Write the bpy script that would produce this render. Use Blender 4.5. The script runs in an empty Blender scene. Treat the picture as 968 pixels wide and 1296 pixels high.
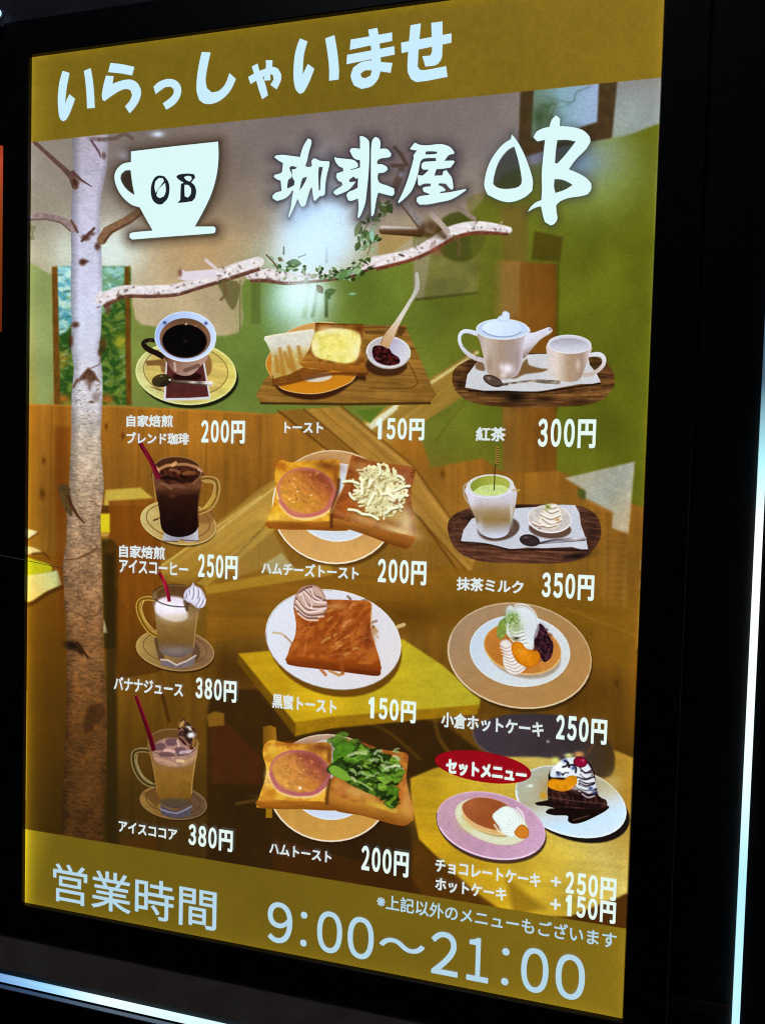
import bpy, math, random
import numpy as np
from mathutils import Matrix, Vector

# ------------------------------------------------------------------ camera
C = bpy.context.scene.collection
PW, PH = 0.708, 1.030            # the lit sheet, metres
PZ = 1.25                        # height of the poster's centre above the floor
FPX, CX, CY = 900.0, 484.0, 648.0   # focal length and centre, in pixels of the 968x1296 photograph

def _rot(a, b, g):
    ca, sa, cb, sb, cg, sg = math.cos(a), math.sin(a), math.cos(b), math.sin(b), math.cos(g), math.sin(g)
    return (np.array([[cg, -sg, 0], [sg, cg, 0], [0, 0, 1]]) @ np.array([[cb, 0, sb], [0, 1, 0], [-sb, 0, cb]])
            @ np.array([[1, 0, 0], [0, ca, -sa], [0, sa, ca]]))

def _fit():
    """the camera's pose from the four corners of the lit sheet (poster frame: x right, y down, z into the wall)"""
    obs = np.array([[41, 72.5], [841.5, -36.5], [787, 1289], [32, 1142]], float)
    P = np.array([[-PW/2, -PH/2, 0], [PW/2, -PH/2, 0], [PW/2, PH/2, 0], [-PW/2, PH/2, 0]])
    def res(p):
        Q = P @ _rot(*p[:3]).T + p[3:6]
        return (Q[:, :2]/Q[:, 2:]*FPX + [CX, CY] - obs).ravel()
    p = np.array([0, 0.3, 0, 0, 0, 0.8])
    for _ in range(60):
        r = res(p)
        J = np.array([(res(p + np.eye(6)[i]*1e-6) - r)/1e-6 for i in range(6)]).T
        p = p - np.linalg.lstsq(J, r, rcond=None)[0]
    return _rot(*p[:3]), p[3:6]

R, T = _fit()
eye = -R.T @ T
def W(v):                                          # poster frame -> world
    return Vector((v[0], v[2], -v[1]))
cam = bpy.data.cameras.new('camera')
cam_ob = bpy.data.objects.new('camera', cam)
C.objects.link(cam_ob)
mx = Matrix.Identity(4)
for k, ax in enumerate((W(R[0]), -W(R[1]), -W(R[2]))):
    for j in range(3):
        mx[j][k] = ax[j]
pos = W(eye) + Vector((0, 0, PZ))
for j in range(3):
    mx[j][3] = pos[j]
cam_ob.matrix_world = mx
cam.sensor_fit = 'VERTICAL'
cam.sensor_height = 36
cam.lens = FPX/1296*36
cam.clip_start = 0.01
cam.clip_end = 50
scn = bpy.context.scene
scn.camera = cam_ob
scn.render.engine = 'CYCLES'

# ------------------------------------------------------------------ light: a dark arcade, the sign lights itself
world = bpy.data.worlds.new("World")
scn.world = world
world.use_nodes = True
world.node_tree.nodes['Background'].inputs[0].default_value = (0.30, 0.38, 0.60, 1)
world.node_tree.nodes['Background'].inputs[1].default_value = 0.012
scn.view_settings.view_transform = 'Standard'
scn.view_settings.look = 'None'
scn.view_settings.gamma = 1
scn.view_settings.exposure = 0
scn.cycles.pixel_filter_type = 'BLACKMAN_HARRIS'
scn.cycles.filter_width = 1.1
scn.cycles.use_denoising = False
def area(name, loc, aim, size, power, col):
    l = bpy.data.lights.new(name, 'AREA')
    l.size = size; l.energy = power; l.color = col
    o = bpy.data.objects.new(name, l)
    C.objects.link(o)
    o.location = loc
    o.rotation_euler = (Vector(aim) - Vector(loc)).to_track_quat('-Z', 'Y').to_euler()
    return o
area('overhead_fill', (-0.3, -1.7, 4.3), (0, 0, 1.0), 0.6, 14.0, (0.80, 0.86, 1.0))  # unseen soft fill, added to light the frame and ledge

G = np.diag([FPX, FPX, 1.0]) @ np.column_stack([R[:, 0], R[:, 1], T])
G = np.array([[1, 0, CX], [0, 1, CY], [0, 0, 1]]) @ G
GI = np.linalg.inv(G)
def to_poster(pts):                               # photograph pixels -> metres on the poster plane (x right, y down)
    q = np.column_stack([np.asarray(pts, float), np.ones(len(pts))]) @ GI.T
    return q[:, :2]/q[:, 2:]

# ------------------------------------------------------------------ the print, painted in memory
TW = 1400
TH = round(TW*PH/PW)
gx, gy = np.meshgrid((np.arange(TW) + .5)/TW*PW - PW/2, (np.arange(TH) + .5)/TH*PH - PH/2)
_q = np.stack([gx, gy, np.ones_like(gx)], -1) @ G.T
PX = (_q[..., 0]/_q[..., 2]).astype(np.float32)
PY = (_q[..., 1]/_q[..., 2]).astype(np.float32)
del _q
img = np.zeros((TH, TW, 3), np.float32) + np.array([80, 50, 12], np.float32)
rng = np.random.default_rng(5)
TAB = rng.random((256, 256)).astype(np.float32)

def to_tex(pts):
    m = to_poster(pts)
    return np.column_stack([(m[:, 0] + PW/2)/PW*TW, (m[:, 1] + PH/2)/PH*TH])

def vn(u, v):
    i = np.floor(u).astype(np.int32); j = np.floor(v).astype(np.int32)
    f = u - i; g = v - j
    f = f*f*(3 - 2*f); g = g*g*(3 - 2*g)
    i0, i1, j0, j1 = i & 255, (i + 1) & 255, j & 255, (j + 1) & 255
    return (TAB[j0, i0]*(1-f) + TAB[j0, i1]*f)*(1-g) + (TAB[j1, i0]*(1-f) + TAB[j1, i1]*f)*g

def fbm(X, Y, s, ang=0., st=1., octv=3, seed=0):
    c, n = math.cos(math.radians(ang)), math.sin(math.radians(ang))
    u = (X*c + Y*n)/(s*st) + seed*17.3
    v = (-X*n + Y*c)/s + seed*9.7
    o = 0; a = 1.; t = 0
    for k in range(octv):
        o = o + a*vn(u*2**k + 31*k, v*2**k + 57*k); t += a; a *= .55
    return (o/t - .5)*2.4

def box(pts, pad):
    t = to_tex(pts)
    pad = pad*2.0 + 3
    x0, y0 = np.floor(t.min(0) - pad).astype(int); x1, y1 = np.ceil(t.max(0) + pad).astype(int)
    x0, x1 = max(x0, 0), min(x1, TW); y0, y1 = max(y0, 0), min(y1, TH)
    return (slice(y0, y1), slice(x0, x1))

def seg_dist(X, Y, p, q):
    dx, dy = q[0]-p[0], q[1]-p[1]
    L = dx*dx + dy*dy + 1e-9
    t = np.clip(((X-p[0])*dx + (Y-p[1])*dy)/L, 0, 1)
    return np.hypot(X - p[0] - t*dx, Y - p[1] - t*dy), t

def sdf(pts, X, Y):
    d = np.full(X.shape, 1e9, np.float32); ins = np.zeros(X.shape, bool)
    n = len(pts)
    for k in range(n):
        p, q = pts[k], pts[(k+1) % n]
        e, _ = seg_dist(X, Y, p, q)
        np.minimum(d, e, out=d)
        if p[1] != q[1]:
            c = ((p[1] > Y) != (q[1] > Y)) & (X < (q[0]-p[0])*(Y-p[1])/(q[1]-p[1]) + p[0])
            ins ^= c
    return np.where(ins, d, -d)

def col_of(c, X, Y, d):
    if callable(c):
        return c(X, Y, d)
    return np.array(c, np.float32)

def put(sl, m, c):
    img[sl] = img[sl]*(1 - m[..., None]) + c*m[..., None]

def fill(pts, c, soft=1.2, a=1.):
    soft = soft*.72
    sl = box(pts, soft)
    X, Y = PX[sl], PY[sl]
    if X.size == 0:
        return
    d = sdf(pts, X, Y)
    put(sl, np.clip(d/soft + .5, 0, 1)*a, col_of(c, X, Y, d))

def loops(lps, c, soft=1.2, a=1.):                 # even-odd fill of several loops
    allp = np.concatenate(lps)
    sl = box(allp, soft)
    X, Y = PX[sl], PY[sl]
    d = None
    for l in lps:
        e = sdf(l, X, Y)
        d = e if d is None else np.where((d > 0) & (e > 0), -np.minimum(d, e), np.where((d > 0) | (e > 0), np.minimum(np.abs(d), np.abs(e)), np.maximum(d, e)))
    put(sl, np.clip(d/soft + .5, 0, 1)*a, col_of(c, X, Y, d))

def line(pts, w, c, soft=1.0, a=1.):               # a stroke; w is one width or one per point
    soft = soft*.75
    pts = np.asarray(pts, float)
    ww = np.full(len(pts), w, float) if np.isscalar(w) else np.asarray(w, float)
    sl = box(pts, ww.max() + soft)
    X, Y = PX[sl], PY[sl]
    if X.size == 0:
        return
    d = np.full(X.shape, -1e9, np.float32)
    for k in range(len(pts)-1):
        e, t = seg_dist(X, Y, pts[k], pts[k+1])
        np.maximum(d, (ww[k]*(1-t) + ww[k+1]*t)/2 - e, out=d)
    put(sl, np.clip(d/soft + .5, 0, 1)*a, col_of(c, X, Y, d))

def glow(x, y, rx, ry, c, a, ang=0, power=1.):
    pts = np.array([[x - 2.6*max(rx, ry), y - 2.6*max(rx, ry)], [x + 2.6*max(rx, ry), y + 2.6*max(rx, ry)]])
    sl = box(pts, 0)
    X, Y = PX[sl] - x, PY[sl] - y
    c_, s_ = math.cos(math.radians(ang)), math.sin(math.radians(ang))
    u = (X*c_ + Y*s_)/rx; v = (-X*s_ + Y*c_)/ry
    put(sl, np.clip(a*np.exp(-(u*u + v*v)**power), 0, 1), np.array(c, np.float32))

def grad(p0, p1, stops):
    p0, p1 = np.array(p0, float), np.array(p1, float)
    v = p1 - p0; L = (v*v).sum()
    ts = [s[0] for s in stops]
    def f(X, Y, d):
        t = ((X-p0[0])*v[0] + (Y-p0[1])*v[1])/L
        return np.stack([np.interp(t, ts, [s[1][k] for s in stops]) for k in range(3)], -1).astype(np.float32)
    return f

def mul(c, amp, s, ang=0., st=1., seed=0, octv=3):  # grain on a colour
    def f(X, Y, d):
        return np.clip(col_of(c, X, Y, d)*(1 + amp*fbm(X, Y, s, ang, st, octv, seed))[..., None], 0, 255)
    return f

def mixn(c1, c2, s, ang=0., st=1., seed=0, lo=-.3, hi=.3, octv=3):
    def f(X, Y, d):
        t = np.clip((fbm(X, Y, s, ang, st, octv, seed) - lo)/(hi - lo), 0, 1)[..., None]
        return col_of(c1, X, Y, d)*(1-t) + col_of(c2, X, Y, d)*t
    return f

def rim(c, c2, w, a=1.):
    def f(X, Y, d):
        t = (np.clip(1 - d/w, 0, 1)*a)[..., None]
        return col_of(c, X, Y, d)*(1-t) + col_of(c2, X, Y, d)*t
    return f

def wood(c1, c2, s, ang, st=14., seed=0):
    return mixn(c1, c2, s, ang, st, seed, -.6, .6, 3)

class Z:
    """coordinates read in an enlarged crop of the photograph: crop corner and scale"""
    def __init__(s, x, y, k): s.x, s.y, s.k = x, y, k
    def p(s, *pts): return np.array([(s.x + a/s.k, s.y + b/s.k) for a, b in pts])
    def e(s, cx, cy, rx, ry, rot=0, n=40):
        t = np.linspace(0, 2*math.pi, n, endpoint=False)
        c, q = math.cos(math.radians(rot)), math.sin(math.radians(rot))
        x, y = rx*np.cos(t), ry*np.sin(t)
        return np.column_stack([s.x + (cx + x*c - y*q)/s.k, s.y + (cy + x*q + y*c)/s.k])
    def s(s_, *pts, n=4, closed=True): return spl(s_.p(*pts), n, closed)

def spl(p, n=4, closed=True):                     # Catmull-Rom through the points
    p = np.asarray(p, float); m = len(p); out = []
    for k in range(m if closed else m-1):
        if closed:
            a, b, c, d = p[(k-1) % m], p[k], p[(k+1) % m], p[(k+2) % m]
        else:
            a, b, c, d = p[max(k-1, 0)], p[k], p[k+1], p[min(k+2, m-1)]
        for j in range(n):
            t = j/n
            out.append(.5*(2*b + (c-a)*t + (2*a-5*b+4*c-d)*t*t + (3*b-a-3*c+d)*t**3))
    if not closed:
        out.append(p[-1])
    return np.array(out)

def ribbon(pts, w):                               # outline of a stroke
    pts = np.asarray(pts, float)
    ww = np.full(len(pts), w, float) if np.isscalar(w) else np.interp(np.linspace(0, 1, len(pts)), np.linspace(0, 1, len(w)), w)
    t = np.gradient(pts, axis=0); t /= np.hypot(t[:, 0], t[:, 1])[:, None] + 1e-9
    nrm = np.column_stack([-t[:, 1], t[:, 0]])
    return np.concatenate([pts + nrm*ww[:, None]/2, (pts - nrm*ww[:, None]/2)[::-1]])

PIECES = []                                       # (name, parent index, outline, label)
def piece(name, pts, parent=None, label=None):
    PIECES.append((name, parent, np.asarray(pts), label))
    return len(PIECES) - 1
def add(name, pts, c, parent=None, label=None, soft=1.1):
    fill(pts, c, soft)
    return piece(name, pts, parent, label)
def addline(name, pts, w, c, parent=None, label=None, soft=1.0):
    out = ribbon(pts, w)
    fill(out, c, soft)
    return piece(name, out, parent, label)
# ---------------------------------------------- the cafe interior printed behind everything
F = np.float32
NZ = Z(0, 0, 1)
P_ = NZ.p
def rect_all(c):
    fill(P_((-200, -300), (1200, -300), (1200, 1700), (-200, 1700)), c)
# walls: grey plaster above, green below, wood below that
rect_all(grad((300, 100), (330, 420), [(0, (126, 112, 108)), (.35, (134, 122, 116)), (.8, (182, 164, 128)), (1, (190, 170, 130))]))
glow(60, 240, 60, 90, (158, 148, 130), .8)
glow(250, 230, 60, 60, (120, 98, 74), .5)
glow(260, 320, 90, 40, (196, 158, 104), .7)
glow(500, 190, 120, 60, (122, 108, 106), .7)
glow(140, 320, 45, 42, (205, 225, 222), .85)
glow(60, 320, 40, 40, (186, 190, 164), .5)
glow(800, 150, 90, 60, (150, 166, 166), .8)
glow(345, 290, 30, 50, (160, 140, 120), .4)
glow(405, 275, 50, 66, (190, 222, 250), 1.0, 0, 1.3)
glow(385, 330, 60, 30, (205, 226, 236), .9)
# green wall
green = grad((60, 400), (820, 420), [(0, (142, 158, 92)), (.1, (138, 150, 70)), (.25, (112, 132, 58)), (.45, (114, 136, 52)), (.6, (114, 124, 42)), (.75, (108, 116, 28)), (1, (104, 108, 20))])
fill(spl(P_((20, 336), (38, 332), (58, 344), (72, 349), (110, 352), (160, 350), (172, 404), (200, 414), (240, 422), (304, 420), (306, 362), (330, 350),
            (380, 352), (440, 346), (520, 330), (560, 296), (598, 268), (640, 218), (700, 202), (740, 180), (790, 172), (835, 156), (870, 150), (890, 400), (860, 760), (20, 760)), 3), mul(green, .10, 60, 20, 1, 3), 3.5)
glow(45, 430, 22, 60, (160, 172, 110), .6)
glow(755, 235, 60, 40, (140, 160, 84), .75, -20)
glow(735, 205, 36, 26, (112, 142, 190), .9, -20)
glow(680, 190, 50, 24, (110, 118, 150), .8, -15)
glow(770, 190, 34, 40, (160, 180, 150), .45, -20)
glow(330, 400, 30, 70, (100, 126, 52), .6)
glow(480, 390, 50, 60, (98, 124, 38), .6)
glow(382, 374, 36, 34, (208, 240, 242), 1.0, 0, 1.3)
glow(384, 410, 30, 34, (170, 205, 190), .75)
glow(350, 385, 16, 34, (150, 200, 180), .5)
# small picture and shelf on the green wall
zz = Z(320, 100, 3.457)
fill(zz.p((700, 690), (960, 640), (1000, 650), (985, 940), (700, 970)), mul((118, 116, 56), .1, 20), 2)
fill(zz.p((705, 700), (790, 690), (745, 965), (700, 960)), (150, 140, 110), 3, .7)
fill(zz.e(905, 690, 110, 110, 20), (80, 86, 26), 4, .9)
fill(zz.p((560, 640), (700, 690), (610, 760), (545, 770)), (170, 140, 80), 4, .8)
line(zz.p((715, 965), (985, 935)), 3, (70, 76, 20), 3, .8)
line(zz.p((245, 900), (225, 1037)), 7, (150, 178, 140), 3, .8)
line(zz.p((280, 930), (262, 1037)), 5, (120, 150, 110), 3, .8)
line(zz.p((322, 930), (322, 1037)), 4.5, (74, 96, 40), 2, .9)
fill(P_((318, 356), (330, 352), (330, 410), (318, 410)), (80, 92, 30), 3, .4)
# upper right picture
zz = Z(560, 80, 3.227)
fill(zz.p((318, 100), (714, 60), (690, 305), (450, 348), (306, 392)), mul((82, 62, 34), .15, 8), 3)
fill(zz.p((372, 100), (638, 78), (630, 240), (520, 275), (362, 305)), grad((680, 120), (750, 120), [(0, (112, 138, 120)), (.4, (128, 166, 176)), (1, (146, 168, 200))]), 3)
glow(683, 148, 10, 15, (62, 84, 46), .9)
glow(698, 132, 8, 9, (92, 112, 80), .7)
for k in range(26):
    line(spl(P_((680 + rng.random()*20, 128 + rng.random()*38), (684 + rng.random()*20, 130 + rng.random()*30)), 2, False), 2, (80, 104, 70), 2, .5)
line(spl(zz.p((400, 130), (470, 150), (530, 160), (545, 120), (600, 95)), 4, False), 1.8, (98, 122, 120), 1.5, .7)
line(spl(zz.p((430, 190), (500, 175), (540, 150)), 4, False), 1.5, (98, 122, 120), 1.5, .6)
# wooden beams: upright
fill(P_((632, 262), (668, 258), (668, 336), (636, 336)), (124, 92, 44), 5, .6)
fill(P_((636, 330), (704, 334), (704, 604), (636, 602)), mul(mul(grad((630, 0), (706, 0), [(0, (146, 106, 44)), (.4, (138, 90, 28)), (1, (124, 76, 18))]), .08, 8, 90, 12), .08, 40), 3)
fill(P_((676, 292), (712, 300), (708, 332), (672, 328)), (84, 72, 14), 3, .8)
fill(P_((627, 330), (658, 330), (656, 400), (626, 400)), (150, 116, 56), 6, .7)
fill(P_((590, 250), (632, 236), (632, 400), (606, 420)), mul((112, 110, 34), .1, 20), 6, .5)
line(P_((706, 335), (704, 520)), 3, (84, 80, 10), 3, .8)
# wooden wall
woodw = grad((0, 512), (0, 1180), [(0, (174, 112, 32)), (.15, (152, 98, 28)), (.3, (138, 94, 26)), (.5, (130, 86, 20)), (.62, (112, 74, 16)), (.75, (82, 56, 14)), (1, (66, 44, 14))])
fill(P_((0, 511), (150, 514), (270, 519), (330, 524), (420, 520), (452, 548), (530, 545), (545, 592), (610, 580), (640, 600), (706, 596), (730, 606), (808, 640), (860, 650), (860, 1320), (0, 1320)),
     mul(mul(woodw, .10, 7, 90, 16, 4), .10, 40, 90, 2, 7), 2.4)
glow(38, 600, 10, 140, (196, 128, 24), .5)
glow(76, 600, 8, 100, (120, 62, 8), .5)
glow(300, 700, 110, 60, (158, 104, 22), .55)
glow(500, 640, 130, 60, (150, 98, 26), .5)
for x, y, r in ((54, 625, 5), (135, 540, 3), (156, 552, 3), (56, 583, 3), (305, 560, 3), (560, 600, 4), (157, 770, 3), (530, 770, 4), (748, 800, 4), (780, 865, 4), (480, 590, 3)):
    glow(x, y, r*.7, r*1.4, (84, 40, 6), .7)
for x, yt in ((110, 512), (176, 516), (214, 517), (262, 520), (66, 512), (580, 585), (662, 600), (745, 640), (330, 530)):
    line(P_((x, yt), (x - 3, yt + 190)), 1.2, (110, 58, 8), 1.5, .45)
line(P_((34, 512), (150, 515), (330, 524)), 2.2, (204, 132, 40), 1.6, .6)
fill(P_((34, 700), (90, 700), (90, 1060), (30, 1060)), grad((0, 700), (0, 1060), [(0, (140, 84, 14)), (.3, (110, 66, 10)), (1, (66, 44, 8))]), 14, .8)
# crossed braces: one falls to the right, one rises to the right
yel = lambda s: mul(s, .10, 5, 43, 18, 6)
fill(P_((196, 724), (330, 618), (602, 442), (606, 480), (580, 506), (420, 610), (262, 742)), mul(grad((250, 700), (600, 450), [(0, (180, 142, 52)), (.5, (182, 136, 56)), (1, (164, 124, 48))]), .10, 5, -35, 18, 8), 2.4, .9)
for x, y, rx, ry, a in ((560, 640, 90, 50, .35), (450, 715, 120, 40, .35), (660, 720, 100, 40, .3), (250, 690, 50, 60, .3), (600, 780, 120, 40, .25), (320, 780, 80, 50, .25), (420, 560, 90, 40, .3), (700, 640, 70, 40, .25)):
    glow(x, y, rx, ry, (160, 118, 44), a)
line(P_((196, 722), (330, 628)), 2.6, (206, 176, 92), 1.6, .8)
line(P_((464, 538), (604, 446)), 4.0, (206, 196, 130), 1.8, .85)
line(P_((470, 540), (500, 516)), 7, (205, 210, 190), 2, .8)
line(P_((240, 738), (330, 672)), 1.8, (120, 80, 16), 1.6, .7)
line(P_((550, 560), (606, 484)), 2, (110, 92, 16), 2, .5)
fill(P_((352, 520), (432, 514), (522, 589), (602, 702), (592, 738), (531, 655), (440, 590)), mul(mul((172, 126, 50), .10, 5, 43, 18, 6), .06, 40), 1.8, .95)
fill(P_((352, 520), (385, 518), (470, 590), (592, 725), (592, 738), (531, 655), (440, 590)), mul((150, 102, 32), .10, 5, 43, 18, 9), 1.8, .9)
line(P_((385, 518), (470, 590), (594, 726)), 2, (108, 68, 14), 1.4, .85)
line(P_((432, 514), (522, 589), (603, 702)), 2.2, (112, 72, 18), 1.4, .8)
line(P_((426, 516), (516, 591), (597, 704)), 2, (200, 156, 78), 1.6, .6)
line(P_((352, 520), (440, 590), (531, 655), (590, 738)), 2.4, (104, 62, 12), 1.6, .85)
line(P_((404, 517), (496, 595), (596, 715)), 1.4, (136, 92, 28), 1.6, .6)
fill(P_((196, 730), (252, 690), (348, 617), (352, 640), (302, 700), (240, 742)), mul(grad((250, 740), (240, 690), [(0, (150, 106, 28)), (1, (184, 144, 60))]), .10, 5, -37, 18, 8), 1.8, .8)
line(P_((252, 690), (348, 617)), 2.6, (212, 180, 104), 1.5, .8); line(P_((240, 742), (302, 700), (350, 652)), 2.2, (112, 70, 14), 1.6, .7)
fill(P_((450, 520), (486, 516), (468, 536)), (96, 124, 34), 2.4)
fill(P_((340, 660), (364, 706), (330, 720), (300, 730), (280, 712)), (176, 146, 70), 5, .5)
fill(P_((332, 715), (356, 700), (376, 722), (340, 726)), (176, 166, 118), 3, .8)
# lower cross rail and shadows beneath it
fill(P_((262, 742), (420, 722), (560, 716), (720, 745), (800, 770), (800, 792), (600, 790), (420, 800), (262, 812)), mul((146, 96, 20), .10, 7, 3, 14, 9), 4, .75)
fill(P_((258, 742), (420, 712), (420, 728), (262, 752)), (186, 144, 44), 3, .7)
fill(P_((560, 716), (800, 760), (796, 850), (700, 800), (540, 772)), mul((140, 98, 18), .1, 10, 10, 8), 7, .6)
glow(300, 848, 40, 30, (70, 40, 8), .7)
glow(520, 780, 60, 22, (100, 62, 10), .7)
glow(720, 850, 30, 60, (92, 56, 10), .5)
glow(500, 920, 60, 50, (92, 60, 12), .6)
glow(690, 880, 110, 30, (88, 54, 10), .5)
# left: box stool, lamp-shaped leaves
z5 = Z(30, 640, 4.985)
fill(P_((134, 620), (178, 617), (196, 632), (200, 640), (142, 640), (132, 640)), (200, 170, 66), 2)
fill(P_((138, 634), (204, 630), (204, 850), (150, 860), (138, 760)), mul(grad((0, 630), (0, 860), [(0, (140, 72, 12)), (.5, (134, 72, 12)), (1, (92, 54, 10))]), .08, 8, 90, 8), 3, .85)
fill(z5.p((485, 50), (545, 50), (545, 170), (485, 168)), (216, 196, 30), 2)
fill(z5.p((488, 0), (540, 0), (540, 48), (488, 48)), (104, 58, 14), 2)
fill(z5.p((490, 170), (545, 175), (530, 195), (490, 195)), (200, 150, 70), 2)
fill(z5.p((495, 215), (560, 210), (600, 260), (600, 900), (510, 900)), mul(grad((130, 0), (150, 0), [(0, (62, 46, 12)), (1, (96, 60, 12))]), .1, 10), 3.5, .9)
fill(z5.p((508, 715), (535, 805), (505, 800)), (206, 196, 150), 2)
fill(spl(z5.p((0, 150), (50, 152), (92, 168), (50, 195), (0, 225)), 3), (202, 190, 140), 1.6)
fill(spl(z5.p((0, 262), (60, 262), (120, 295), (60, 300), (0, 312)), 3), (204, 182, 120), 1.6)
line(spl(z5.p((20, 222), (60, 196), (95, 170)), 3, False), 2, (110, 62, 10), 2, .8)
line(spl(z5.p((60, 305), (125, 300), (160, 330)), 3, False), 3, (96, 56, 8), 2.4, .8)
fill(spl(z5.p((0, 330), (80, 345), (165, 372), (178, 410), (120, 425), (0, 450)), 3), (186, 184, 24), 1.6)
fill(z5.p((0, 445), (120, 425), (215, 408), (245, 500), (150, 540), (60, 600), (0, 615)), grad((30, 750), (75, 720), [(0, (220, 180, 90)), (.6, (204, 196, 120)), (1, (176, 190, 136))]), 1.8)
line(spl(z5.p((0, 632), (60, 615), (150, 555), (245, 512)), 4, False), 5, (80, 46, 8), 3, .85)
# floor area with seats
fill(P_((268, 872), (330, 872), (560, 915), (620, 960), (520, 990), (520, 1170), (262, 1170), (262, 905)), mul((56, 34, 10), .12, 18), 6, .8)
fill(P_((265, 917), (286, 914), (334, 962), (330, 993), (268, 991)), mul((88, 42, 16), .06, 10), 6, .7)
fill(P_((262, 905), (272, 900), (284, 903), (284, 918), (264, 920)), (140, 98, 24), 2, .9)
line(P_((300, 1017), (330, 1012)), 4, (108, 74, 26), 2, .8)
line(spl(P_((206, 880), (212, 905), (214, 912)), 3, False), 4, (64, 40, 8), 2, .8)
line(spl(P_((400, 900), (480, 920), (530, 960)), 4, False), 4, (120, 80, 22), 3, .5)
line(spl(P_((548, 900), (556, 935), (575, 960)), 4, False), 5, (126, 86, 20), 3, .6)
fill(P_((345, 1060), (390, 1072), (560, 1120), (560, 1180), (345, 1160)), (84, 44, 10), 6, .6)
fill(P_((150, 1060), (200, 1060), (200, 1110), (150, 1100)), (92, 52, 10), 8, .5)
line(spl(P_((205, 850), (212, 900), (216, 960)), 3, False), 3, (104, 60, 12), 5, .4)
# yellow tables
fill(P_((301, 827), (348, 823), (510, 809), (560, 842), (608, 884), (606, 896), (420, 908), (374, 916)), mul(grad((320, 900), (560, 820), [(0, (200, 154, 20)), (.4, (212, 176, 26)), (1, (190, 174, 40))]), .05, 8, -5, 8), 2)
fill(P_((301, 827), (374, 916), (372, 930), (300, 838)), (120, 82, 10), 2)
fill(P_((374, 914), (420, 907), (606, 892), (604, 904), (420, 922), (373, 932)), mul((164, 120, 14), .08, 6), 2)
glow(352, 868, 16, 12, (186, 140, 16), .5)
table = mul(mul(grad((540, 1100), (760, 960), [(0, (194, 148, 20)), (.3, (204, 166, 34)), (.55, (206, 176, 60)), (.75, (202, 180, 92)), (1, (176, 134, 44))]), .06, 5, 5, 14, 3), .08, 60)
fill(P_((519, 985), (550, 972), (628, 958), (760, 944), (784, 952), (860, 985), (860, 1110), (790, 1132), (770, 1145), (700, 1168), (640, 1158), (590, 1128), (560, 1092), (530, 1062), (521, 1020)), table, 3)
fill(P_((524, 1062), (560, 1090), (600, 1128), (640, 1156), (600, 1162), (540, 1140), (520, 1110)), mul((102, 60, 10), .1, 12), 5, .9)
fill(P_((640, 1160), (720, 1160), (776, 1138), (800, 1128), (800, 1190), (640, 1180)), (88, 48, 8), 3, .9)
fill(P_((640, 1110), (690, 1150), (650, 1160)), (110, 76, 10), 12, .5)
bowlc = mul(grad((620, 0), (780, 0), [(0, (70, 60, 72)), (.7, (62, 52, 56)), (1, (80, 56, 20))]), .06, 20)
fill(spl(P_((598, 926), (620, 910), (660, 903), (720, 908), (765, 932), (778, 962), (764, 985), (700, 960), (628, 957), (606, 944)), 4), bowlc, 2.4, .95)
line(spl(P_((598, 926), (606, 944), (628, 957)), 4, False), 1.4, (130, 110, 100), 1.4, .7)
line(P_((744, 952), (752, 940)), 1.5, (150, 90, 40), 1.5, .8)
glow(693, 938.5, 1.4, 1.4, (255, 250, 240), 1)
# grey tiled patch at the right; the faint pattern is a cover reflection painted in
tile = grad((720, 600), (800, 680), [(0, (150, 146, 124)), (.5, (142, 146, 130)), (1, (170, 148, 112))])
fill(P_((714, 605), (803, 584), (795, 676), (783, 672), (774, 668), (775, 648), (740, 630), (739, 620)), mul(grad((730, 600), (790, 660), [(0, (166, 160, 134)), (.5, (160, 164, 150)), (1, (184, 168, 134))]), .05, 5), 1.6)
fill(P_((731, 617), (741, 622), (741, 634), (731, 628)), (84, 96, 34), 2)
line(P_((775, 650), (741, 632)), 3, (170, 120, 60), 1.8, .7)
for k in range(12):
    y = 672 + k*8.4
    line(P_((768, y), (792, y + 2)), 3, (158, 106, 44), 3, .42)
line(P_((766, 668), (764, 770)), 1.6, (172, 128, 60), 3, .4)
line(P_((792, 690), (790, 770)), 1.6, (172, 128, 60), 3, .4)
line(P_((716, 770), (830, 815)), 3, (160, 112, 30), 2, .5)
# the painting behind the trunk
zl = Z(30, 380, 4.985)
fill(P_((70, 337), (166, 337), (166, 512), (70, 512)), mixn((46, 92, 30), (110, 136, 50), 5, 30, 1.6, 2), 2)
fill(P_((72, 337), (100, 337), (100, 398), (84, 420), (74, 425)), mixn((84, 168, 196), (180, 214, 206), 5, 20, 2, 5), 5, .95)
fill(P_((124, 337), (162, 337), (160, 352), (140, 390), (126, 400)), mixn((150, 206, 206), (120, 170, 130), 6, 20, 2, 5), 5, .85)
glow(84, 320, 16, 30, (196, 214, 206), .5)
glow(80, 455, 8, 10, (186, 140, 40), .8); glow(153, 432, 9, 10, (176, 170, 40), .8); glow(80, 505, 10, 6, (200, 104, 30), .8); glow(136, 505, 8, 6, (196, 96, 24), .8)
for k in range(130):
    x = rng.choice([72 + rng.random()*24, 126 + rng.random()*34]); y = 345 + rng.random()*160
    a = rng.random()*1.2 - 1.0
    cc = [(36, 78, 26), (150, 170, 60), (84, 130, 50), (28, 60, 20), (170, 200, 160), (60, 120, 80)][rng.integers(6)]
    line(P_((x, y), (x + 6*math.cos(a), y + 6*math.sin(a))), 1.5, cc, 1.8, .5)
fill(P_((66, 338), (73, 337), (77, 512), (69, 512)), mul((120, 76, 22), .14, 4, 90, 2), 1.6)
fill(P_((158, 338), (164, 337), (167, 513), (160, 513)), mul((118, 76, 20), .14, 4, 90, 2), 1.6)
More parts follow.
